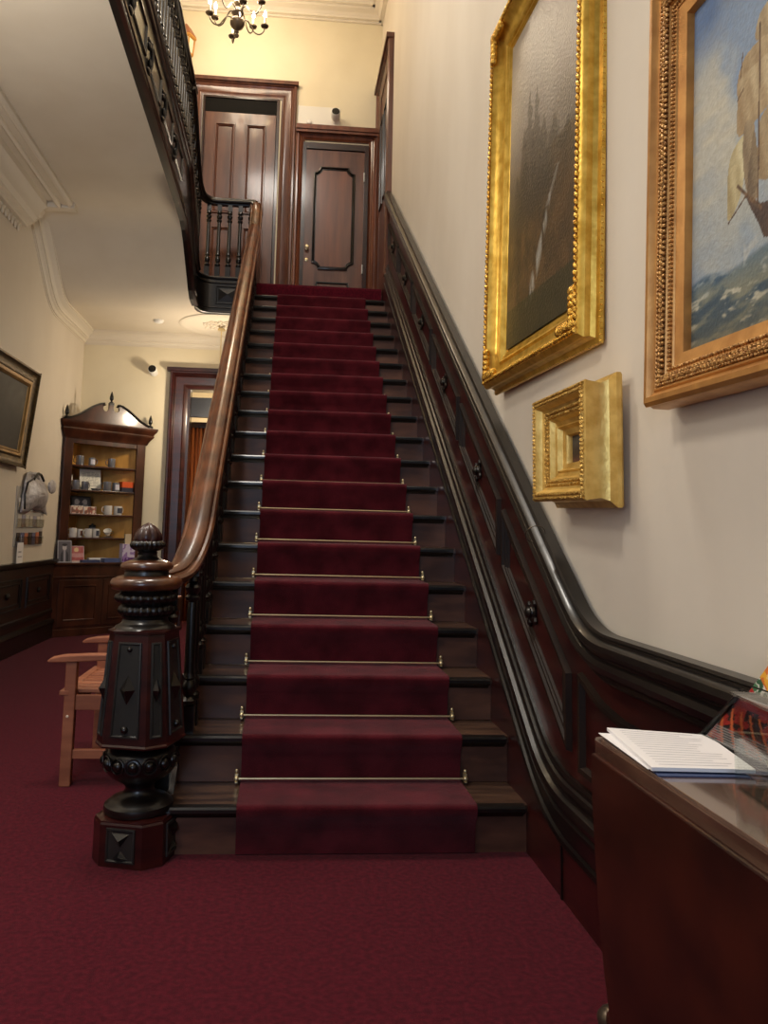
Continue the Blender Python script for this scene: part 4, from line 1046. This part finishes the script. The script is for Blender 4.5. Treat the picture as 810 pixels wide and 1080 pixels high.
# upstairs wall lantern
t = thing('wall_lantern', 'small gilded wooden wall lantern with a peaked top left of the upstairs doors', 'lantern', (-1.255, YU-.10, 6.2))
hexp = [(cos(pi*k/3), sin(pi*k/3)) for k in range(6)]
LW = solid('gilt_oak', (186,132,58), .4); LD = solid('roof_oak', (150,92,60), .45)
MB().loft(hexp, [(.11,.30),(.112,.315),(.06,.40),(.012,.46)]).build('roof', LD, t)
MB().loft(hexp, [(.10,.27),(.118,.28),(.118,.30),(.10,.305)]).build('collar', LW, t)
m = MB()
for x, y in hexp: m.tube([(x*.085,y*.085,.10),(x*.10,y*.10,.28)], .008, 6)
m.loft(hexp, [(.05,.06),(.09,.09),(.09,.11)]); m.build('cage', LW, t, smooth=30)
MB().loft(hexp, [(.075,.11),(.09,.27)]).build('pane', mat('frosted_glass', (236,226,200), rough=.4), t)
m = MB().lathe([(.045,.07),(.03,.04),(.02,.0),(.028,-.04),(.012,-.08),(.002,-.1)], (0,0,0), 14).box(-.015,.015,0,.10,.0,.05); m.build('bracket', WHITE, t, smooth=40)

# chandelier
t = thing('chandelier', 'bronze branched chandelier with lit candle bulbs hanging above the landing', 'chandelier', (-.615, 4.2, 6.03))
MB().lathe([(.002,-.16),(.016,-.15),(.022,-.13),(.01,-.115),(.02,-.10),(.012,-.085),(.03,-.07),(.055,-.05),(.07,-.02),(.072,.01),(.05,.04),(.03,.06),(.045,.075),(.06,.095),(.045,.11),(.018,.125),(.016,.16),(.03,.175),(.042,.20),(.03,.225),(.014,.24),(.012,.30),(.02,.32),(.002,.34)], (0,0,0), 24).build('column', IRON, t, smooth=45)
m = MB(); z = .33
while z < ZT-6.03-.05:
    m.tube([V((.012*cos(a) if int(z*100) % 2 else 0, 0 if int(z*100) % 2 else .012*cos(a), z+.018*sin(a))) for a in [2*pi*k/10 for k in range(11)]], .0025, 5); z += .031
m.lathe([(.05,1.12),(.05,1.09),(.02,1.06),(.01,1.05)], (0,0,0), 18); m.build('chain', IRON, t, smooth=40)
for k in range(8):
    a = 2*pi*k/8+.25; up = .10 if k % 2 else .0; R0 = .27
    Mt = Matrix.Rotation(a, 3, 'Z')
    pth = [(.03,0,.02+up),(.09,0,.045+up),(.13,0,.0+up),(.17,0,-.06+up),(.22,0,-.07+up),(.26,0,-.03+up),(R0,0,.02+up)]
    ar = MB().tube([Mt @ p for p in smoothpath(pth, 3)], .007, 7).build('arm', IRON, t, smooth=True)
    c_ = Mt @ V((R0,0,up))
    MB().lathe([(.006,.01),(.035,.022),(.04,.032),(.036,.034),(.014,.03),(.016,.05),(.014,.055)], c_, 16).build('drip_cup', IRON, ar, smooth=40)
    MB().lathe([(.011,.05),(.011,.12),(.004,.122)], c_, 12).build('candle_tube', solid('ivory_tube', (226,214,186), .5) if k == 0 else bpy.data.materials['ivory_tube'], ar, smooth=40)
    MB().lathe([(.006,.12),(.015,.135),(.017,.15),(.01,.175),(.002,.195)], c_, 12).build('bulb', BULB, ar, smooth=True)

# ------------------------------------------------------------------ teak armchair behind the newel
ch = thing('garden_armchair', 'plain teak armchair with slatted seat standing behind the newel post', 'armchair', (-.93, .79, 0))
for x, y, h in ((0,0,.535),(.0,.60,.535)): MB().box(x-.024,x+.024,y-.022,y+.022,0,h).build('leg', TEAK, ch, bevel=.004)
for x, y in ((.33,0),(.33,.60)): MB().prism([(x-.02,0),(x+.02,0),(x+.025,.40),(x+.06,.78),(x+.03,.78),(x-.02,.40)], 'y', y-.02, y+.02).build('leg', TEAK, ch, bevel=.004)
for y in (0,.60): MB().box(.024,.31,y-.012,y+.012,.325,.39).build('seat_rail', TEAK, ch, bevel=.003); MB().box(.024,.31,y-.012,y+.012,.115,.155).build('stretcher', TEAK, ch, bevel=.003)
MB().box(-.012,.012,.022,.578,.325,.39).build('seat_rail', TEAK, ch, bevel=.003)
MB().box(.29,.32,.022,.578,.325,.39).build('seat_rail', TEAK, ch, bevel=.003)
for k in range(8): MB().box(-.02,.31,.03+k*.069,.03+k*.069+.052,.392,.408).build('seat_slat', TEAK, ch, bevel=.003)
MB().box(-.045,-.005 ,-.024,.624,.390,.410).build('front_slat', TEAK, ch, bevel=.003)
for y in (0,.60):
    pts = [(-.105,.540),(-.10,.532),(.0,.535),(.1,.541),(.2,.546),(.36,.55),(.36,.572),(.2,.57),(.06,.568),(-.04,.562),(-.09,.552)]
    MB().prism(pts, 'y', y-.033, y+.033).build('armrest', TEAK, ch, bevel=.006)
for k in range(7): 
    y = .05+k*.079; MB().prism([(.335,.40),(.35,.40),(.39,.72),(.375,.72)], 'y', y, y+.035).build('back_slat', TEAK, ch)
MB().box(.365,.395,-.0,.60,.71,.785).build('top_rail', TEAK, ch, bevel=.005)
MB().lathe([(.006,0),(.006,.003),(.001,.004)], (-.024+.02,-.022,.30), 10, Matrix.Rotation(pi/2,3,'X')).build('screw_cap', solid('pale_plug', (226,206,180), .5), ch)

# ------------------------------------------------------------------ drop-leaf table
ZTB = .752
tb = thing('drop_leaf_table', 'dark red mahogany drop-leaf table against the right wall with a glass top', 'table', (.60, -1.30, 0))
def tp(x, y): return (x-.60, y+1.30)
top_pts = [tp(x, y) for x, y in ((.640,-1.293),(.627,-1.30),(.620,-1.315),(.620,-3.0),(.905,-3.0),(.905,-1.293))]
m = MB(); m.prism(top_pts, 'z', ZTB-.028, ZTB-.008); m.build('tabletop', TABLEW, tb, bevel=.006)
m = MB(); ed = [tp(x, y)+(ZTB-.020,) for x, y in ((.905,-1.293),(.643,-1.293),(.629,-1.299),(.621,-1.315),(.621,-3.0))]
m.sweepu(ed, [(-.004,-.012),(-.012,-.010),(-.014,-.002),(-.009,.004),(-.010,.010),(-.004,.013),(.006,.013),(.006,-.012)]); 
m.build('edge_moulding', TABLEE, tb, smooth=30)
MB().prism([tp(x, y) for x, y in ((.635,-1.31),(.622,-1.33),(.622,-2.98),(.90,-2.98),(.90,-1.31))], 'z', ZTB-.008, ZTB-.002).build('glass_top', mat('table_glass', (88,66,56), (112,88,76), rough=.06, scale=(6,3,6), coat=1, spec=.8), tb, bevel=.001)
# hanging leaf, bowed outline in y,z
lp = [(-.018,.722),(-.012,.69),(-.018,.62),(-.028,.53),(-.042,.44),(-.062,.35),(-.09,.27),(-.14,.19),(-.22,.13),(-.34,.10),(-1.3,.10),(-1.7,.4),(-1.7,.722)]
MB().prism([(y, z) for y, z in lp], 'x', .006, .024).build('drop_leaf', TABLEW, tb, bevel=.004)
MB().prism([tp(x, y) for x, y in ((.66,-1.36),(.66,-2.9),(.88,-2.9),(.88,-1.36))], 'z', ZTB-.14, ZTB-.028).build('apron', TABLEW, tb)
px_, py_ = .16, -.20
MB().lathe([(.05,.62),(.06,.60),(.045,.57),(.035,.52),(.05,.44),(.075,.36),(.07,.31),(.04,.28),(.07,.26),(.08,.22),(.05,.18)], (px_,py_,0), 24).build('pedestal', TABLEW, tb, smooth=45)
for a in (87, 0, 180, -90):
    d = V((cos(radians(a)), sin(radians(a)), 0)); pth = [(px_,py_,.26)]
    for s_, z in ((.08,.30),(.20,.27),(.33,.18),(.42,.08),(.51,.04)) if a == 87 else (((.08,.29),(.17,.25),(.27,.15),(.35,.07),(.43,.04)) if a == -90 else ((.03,.27),(.06,.2),(.08,.12),(.10,.06),(.11,.04))): pth.append((px_+d.x*s_, py_+d.y*s_, z))
    lg = MB().tube(smoothpath(pth, 3), [.04]*4+[.036]*3+[.032]*3+[.028]*3+[.024]*3, 10).build('leg', TABLEW, tb, smooth=50)
    e = pth[-1]; m = MB().ball((e[0]+d.x*.01, e[1]+d.y*.01, .034), .036, .036, .03, 12, 8); m.lathe([(.014,0),(.018,.004),(.018,.016),(.008,.02)], (e[0], e[1], 0), 12); m.build('foot_cap', IRON, lg, smooth=50)

# things on the table
zt_ = ZTB-.0015
def quad_sheet(name, label, cat, P, z, t, ma):
    m = MB(); m.prism([(a, b) for a, b in P], 'z', z, z+t); return tag(m.build(name, ma), label, cat)
folder = quad_sheet('folder', 'thin blue folder under the white papers on the table', 'folder', [(.66,-1.32),(.80,-1.36),(.775,-1.568),(.620,-1.562)], zt_, .002, solid('folder_blue', (70,82,116), .5))
quad_sheet('paper_sheet', 'loose white sheet poking out left from under the printed stack', 'paper', [(.628,-1.300),(.70,-1.315),(.72,-1.5),(.616,-1.535)], zt_+.0035, .001, PAPER)
stk = quad_sheet('paper_stack', 'stack of white printed sheets lying on the table', 'papers', [(.652,-1.285),(.832,-1.338),(.790,-1.560),(.616,-1.548)], zt_+.005, .006, PAPER)
m = MB()
for k in range(15):
    f_ = .06+k*.062
    A = V((.652,-1.285,0)).lerp(V((.616,-1.548,0)), f_); B_ = V((.832,-1.338,0)).lerp(V((.790,-1.560,0)), f_)
    a = A.lerp(B_, .10); b = A.lerp(B_, .9-.25*hsh(k, 2)); d = V((0,-.0022,0)); z = zt_+.0113
    m.add([(a.x,a.y,z),(b.x,b.y,z),(b.x,b.y-.0022,z),(a.x,a.y-.0022,z)], [(0,1,2,3)])
m.build('printed_lines', INK, stk)
# leaflet stand leaning towards the wall
def f_leaf(u, v):
    c = (40,28,30)
    if fbm(u*7, v*9, 4) > .55: c = (176,40,34)
    if abs((u*5+v*3) % 1-.5) < .12 and v < .75: c = (226,110,60)
    if v < .35 and (v*22) % 1 < .35: c = (170,160,160)
    if v > .8: c = (150,30,34)
    return c
def f_flower(u, v):
    v = v*.8+.2
    c = (222,176,130) if v > .62 else (206,120,50)
    n = vn(u*16, v*22, 3)
    if .40 < v < .68: c = (232,168,50) if n > .4 else (214,110,40)
    if .46 < v < .66 and abs((u*6+v*4) % 1-.5) < .1: c = (238,208,140)
    for a_, b_, r_ in ((.36,.47,.09),(.7,.5,.1),(.52,.38,.07)):
        if (u-a_)**2+((v-b_)*1.3)**2 < r_*r_: c = (196,30,44) if n > .3 else (150,16,34)
    if .28 < v <= .40: c = (70,120,80) if n > .5 else ((226,220,206) if n > .35 else (50,90,60))
    if v <= .28: c = mix((150,24,26),(206,50,40), n)
    return c
SA = radians(9)
SM = Matrix(((0,sin(SA),-cos(SA)),(-1,0,0),(0,cos(SA),sin(SA)))).to_4x4()
BS = (.831,-1.322,zt_+.002)
hd = thing('brochure_stand', 'black brochure stand with slanted side leaning against the wall rail behind the papers', 'brochure stand', BS)
shp = [(0,0),(.22,0),(.22,.115),(.118,.115)]
MB().prism(shp, 'z', -.006, -.002, SM.to_3x3()).build('tray_back', BLK, hd)
MB().tube([SM @ V((x, y, .004)) for x, y in ((0,.002),(.06,.06),(.118,.115))], .005, 8).build('tray_side', BLK, hd, smooth=60)
MB().tube([SM @ V((x, y, .006)) for x, y in ((0,.004),(.22,.004))], .005, 8).build('tray_foot', BLK, hd, smooth=60)
MB().prism([(.012,.008),(.218,.008),(.218,.10),(.108,.10)], 'z', .012, .0135, SM.to_3x3()).build('front_panel', GLASS, hd)
def slant_print(M4, w0, w1, h, sh, nu, nv, fn, parent):
    o = grid_paint('printed_face', Matrix.Identity(4), 1, 1, nu, nv, fn, PRINT, parent)
    for v in o.data.vertices:
        u, t = v.co.x, v.co.y; v.co = M4 @ V((w0+(w1-w0)*u+sh*t*(1-u), .004+h*t, 0))
o = thing('brochure', 'dark red and orange printed brochure in the black stand', 'brochure', BS)
MB().prism([(.010,.004),(.218,.004),(.218,.104),(.112,.104)], 'z', -.001, .001, SM.to_3x3()).build('cover', PAPER, o)
slant_print(SM @ Matrix.Translation((0,0,.0016)), .012, .216, .098, .098, 60, 44, f_leaf, o)
o = thing('brochure', 'tall brochure with red and yellow flowers rising behind the donation box', 'brochure', (BS[0]+.012,BS[1],BS[2]))
RB = Matrix.Translation((.088,.104,-.012)) @ Matrix.Rotation(radians(-40), 4, 'Z')
MB().box(0,.15,0,.20,-.002,0).build('cover', PAPER, o, M=SM @ RB)
grid_paint('printed_face', SM @ RB @ Matrix.Translation((.001,.001,.0008)), .148, .198, 60, 100, f_flower, PRINT, o)
# donation box
db = thing('donation_box', 'clear acrylic donation box with banknotes at the table edge', 'donation box', (.724,-1.609,zt_+.0005))
Rz = Matrix.Rotation(radians(-8), 4, 'Z')
m = MB(); a_, b_, h_ = .125, .17, .142
for bx in ((0,a_,-.003,0,0,h_),(0,a_,-b_,-b_+.003,0,h_),(0,.003,-b_+.003,-.003,0,h_),(a_-.003,a_,-b_+.003,-.003,0,h_),(0.003,a_-.003,-b_+.003,-.003,0,.003)): m.box(*bx)
m.build('box_wall', GLASS, db, M=Rz)
MB().box(-.003,a_+.003,-b_-.003,.003,h_,h_+.004).build('lid', glass('acrylic_lid', (.86,.87,.86), .05), db, M=Rz)
def f_note(u, v):
    c = mix((150,156,128),(206,206,176), fbm(u*5,v*4,5))
    if abs(u-.5) < .16 and abs(v-.5) < .36: c = (120,128,106)
    if u < .06 or u > .94 or v < .08 or v > .92: c = (196,198,170)
    elif (u*16) % 1 < .18 or (v*9) % 1 < .2: c = mix(c, (96,108,88), .6)
    return c
for q in range(5):
    nt = thing('banknote', ('pale green banknote curled in the donation box, %s' % ('nearest its clear front', 'leaning on its left side', 'uppermost of the heap', 'lying flat at the bottom', 'at its wall side')[q]), 'banknote', (0,0,0), 0, 'banknotes in the donation box')
    nu, nv = 26, 12; me_v = []; vs = []
    L, Wd = .125, .055
    def P(u, v):
        bend = [.9,1.3,.7,.3,1.1][q]; a = (u-.5)*bend*2
        x = .5*L*sin(a)/max(.01,bend)*1.0; z = .030*(1-cos(a))*[1,1,-1,.5,1][q]
        return V((x, (v-.5)*Wd, z))
    loc = [(.075,-.045,.02),(.05,-.09,.03),(.08,-.09,.075),(.075,-.1,.006),(.105,-.08,.035)][q]
    rt = Matrix.Rotation([.2,1.3,.6,.1,1.9][q], 4, 'Z') @ Matrix.Rotation([.9,.8,.35,0,.7][q], 4, 'X')
    nt.location = V((.724,-1.609,zt_)) + (Rz @ V(loc)) + V((0,0,.008))
    me = bpy.data.meshes.new('note'); 
    for j in range(nv+1):
        for i in range(nu+1): vs.append(tuple(rt @ P(i/nu, j/nv)))
    me.from_pydata(vs, [], [(j*(nu+1)+i, j*(nu+1)+i+1, (j+1)*(nu+1)+i+1, (j+1)*(nu+1)+i) for j in range(nv) for i in range(nu)])
    ca = me.color_attributes.new('paint','FLOAT_COLOR','POINT'); buf = []
    for j in range(nv+1):
        for i in range(nu+1): buf += [*s2l(f_note(i/nu, j/nv)), 1]
    ca.data.foreach_set('color', buf); me.materials.append(PRINT)
    o = bpy.data.objects.new('note_sheet', me); COL.objects.link(o); o.parent = nt
# wire ring on the wall rail
Mr = Matrix.Rotation(radians(90-36), 3, 'X')
m = MB().tube([V((.034*cos(a), .034*.59*-sin(a), .034*.807*sin(a))) for a in [2*pi*k/24 for k in range(25)]], .0016, 6)
o = m.build('wire_ring', IRON, smooth=60); o.location = (.850, -.25, 1.15)
tag(o, 'thin wire ring looped over the black wall rail below the small gold frame', 'ring')

# ------------------------------------------------------------------ camera
C_ = V((-.01, -2.836, 1.137)); yaw, pit, rol = radians(4.484), radians(6.309), radians(1.429)
f_ = V((sin(yaw)*cos(pit), cos(yaw)*cos(pit), sin(pit))); rt = V((cos(yaw), -sin(yaw), 0)); up = rt.cross(f_)
r2 = cos(rol)*rt+sin(rol)*up; u2 = -sin(rol)*rt+cos(rol)*up
cam = bpy.data.cameras.new('camera'); co = bpy.data.objects.new('camera', cam); COL.objects.link(co)
Mx = Matrix((r2, u2, -f_)).transposed().to_4x4(); Mx.translation = C_; co.matrix_world = Mx
cam.sensor_fit = 'VERTICAL'; cam.sensor_height = 24; cam.lens = 811.66/1080*24; cam.shift_x = (405-364.65)/1080; cam.shift_y = -(540-472.45)/1080
cam.clip_start = .05; SC.camera = co

# ------------------------------------------------------------------ light
def light(kind, name, loc, e, col, size=.1, rot=None, sy=None):
    l = bpy.data.lights.new(name, kind); l.energy = e; l.color = col
    if kind == 'AREA':
        l.size = size
        if sy: l.shape = 'RECTANGLE'; l.size_y = sy
    elif kind == 'POINT': l.shadow_soft_size = size
    elif kind == 'SPOT': l.shadow_soft_size = size
    o = bpy.data.objects.new(name, l); COL.objects.link(o); o.location = loc
    if rot: o.rotation_euler = rot
    return o
WARM = (1, .83, .62); NEUT = (1, .93, .83); COOL = (.62, .76, 1)
light('POINT', 'chandelier_light', (-.615, 4.2, 6.30), 54, WARM, .22)
light('POINT', 'pendant_light', (-.76, 5.40, 2.5), 48, WARM, .07)
light('POINT', 'hall_uplight_fill', (-1.6, .3, 3.0), 46, NEUT, .2)  # added fill out of view, no pendant hangs here; brightens ceiling and left wall
light('AREA', 'near_hall_fill', (-1.3, -1.6, 3.9), 45, NEUT, .6, (0, 0, 0))  # added overhead fill behind the camera for the right wall, not a known fitting
light('AREA', 'stair_void_fill', (-.3, .6, 7.0), 150, NEUT, 1.0, (0, 0, 0))  # added area fill high over the stair void, stands for no ceiling fixture
light('AREA', 'entrance_window_light', (-1.2, -5.6, 2.0), 60, COOL, 1.6, (radians(90), 0, 0), 2.4)
light('POINT', 'far_room_light', (-.8, YB+1.3, 2.3), 30, WARM, .15)
wd = bpy.data.worlds.new('world'); SC.world = wd; wd.use_nodes = True
wd.node_tree.nodes['Background'].inputs[0].default_value = (.80, .86, 1, 1); wd.node_tree.nodes['Background'].inputs[1].default_value = .22
SC.view_settings.view_transform = 'Standard'; SC.view_settings.look = 'None'; SC.view_settings.exposure = 0; SC.view_settings.gamma = 1
SC.view_settings.use_curve_mapping = False
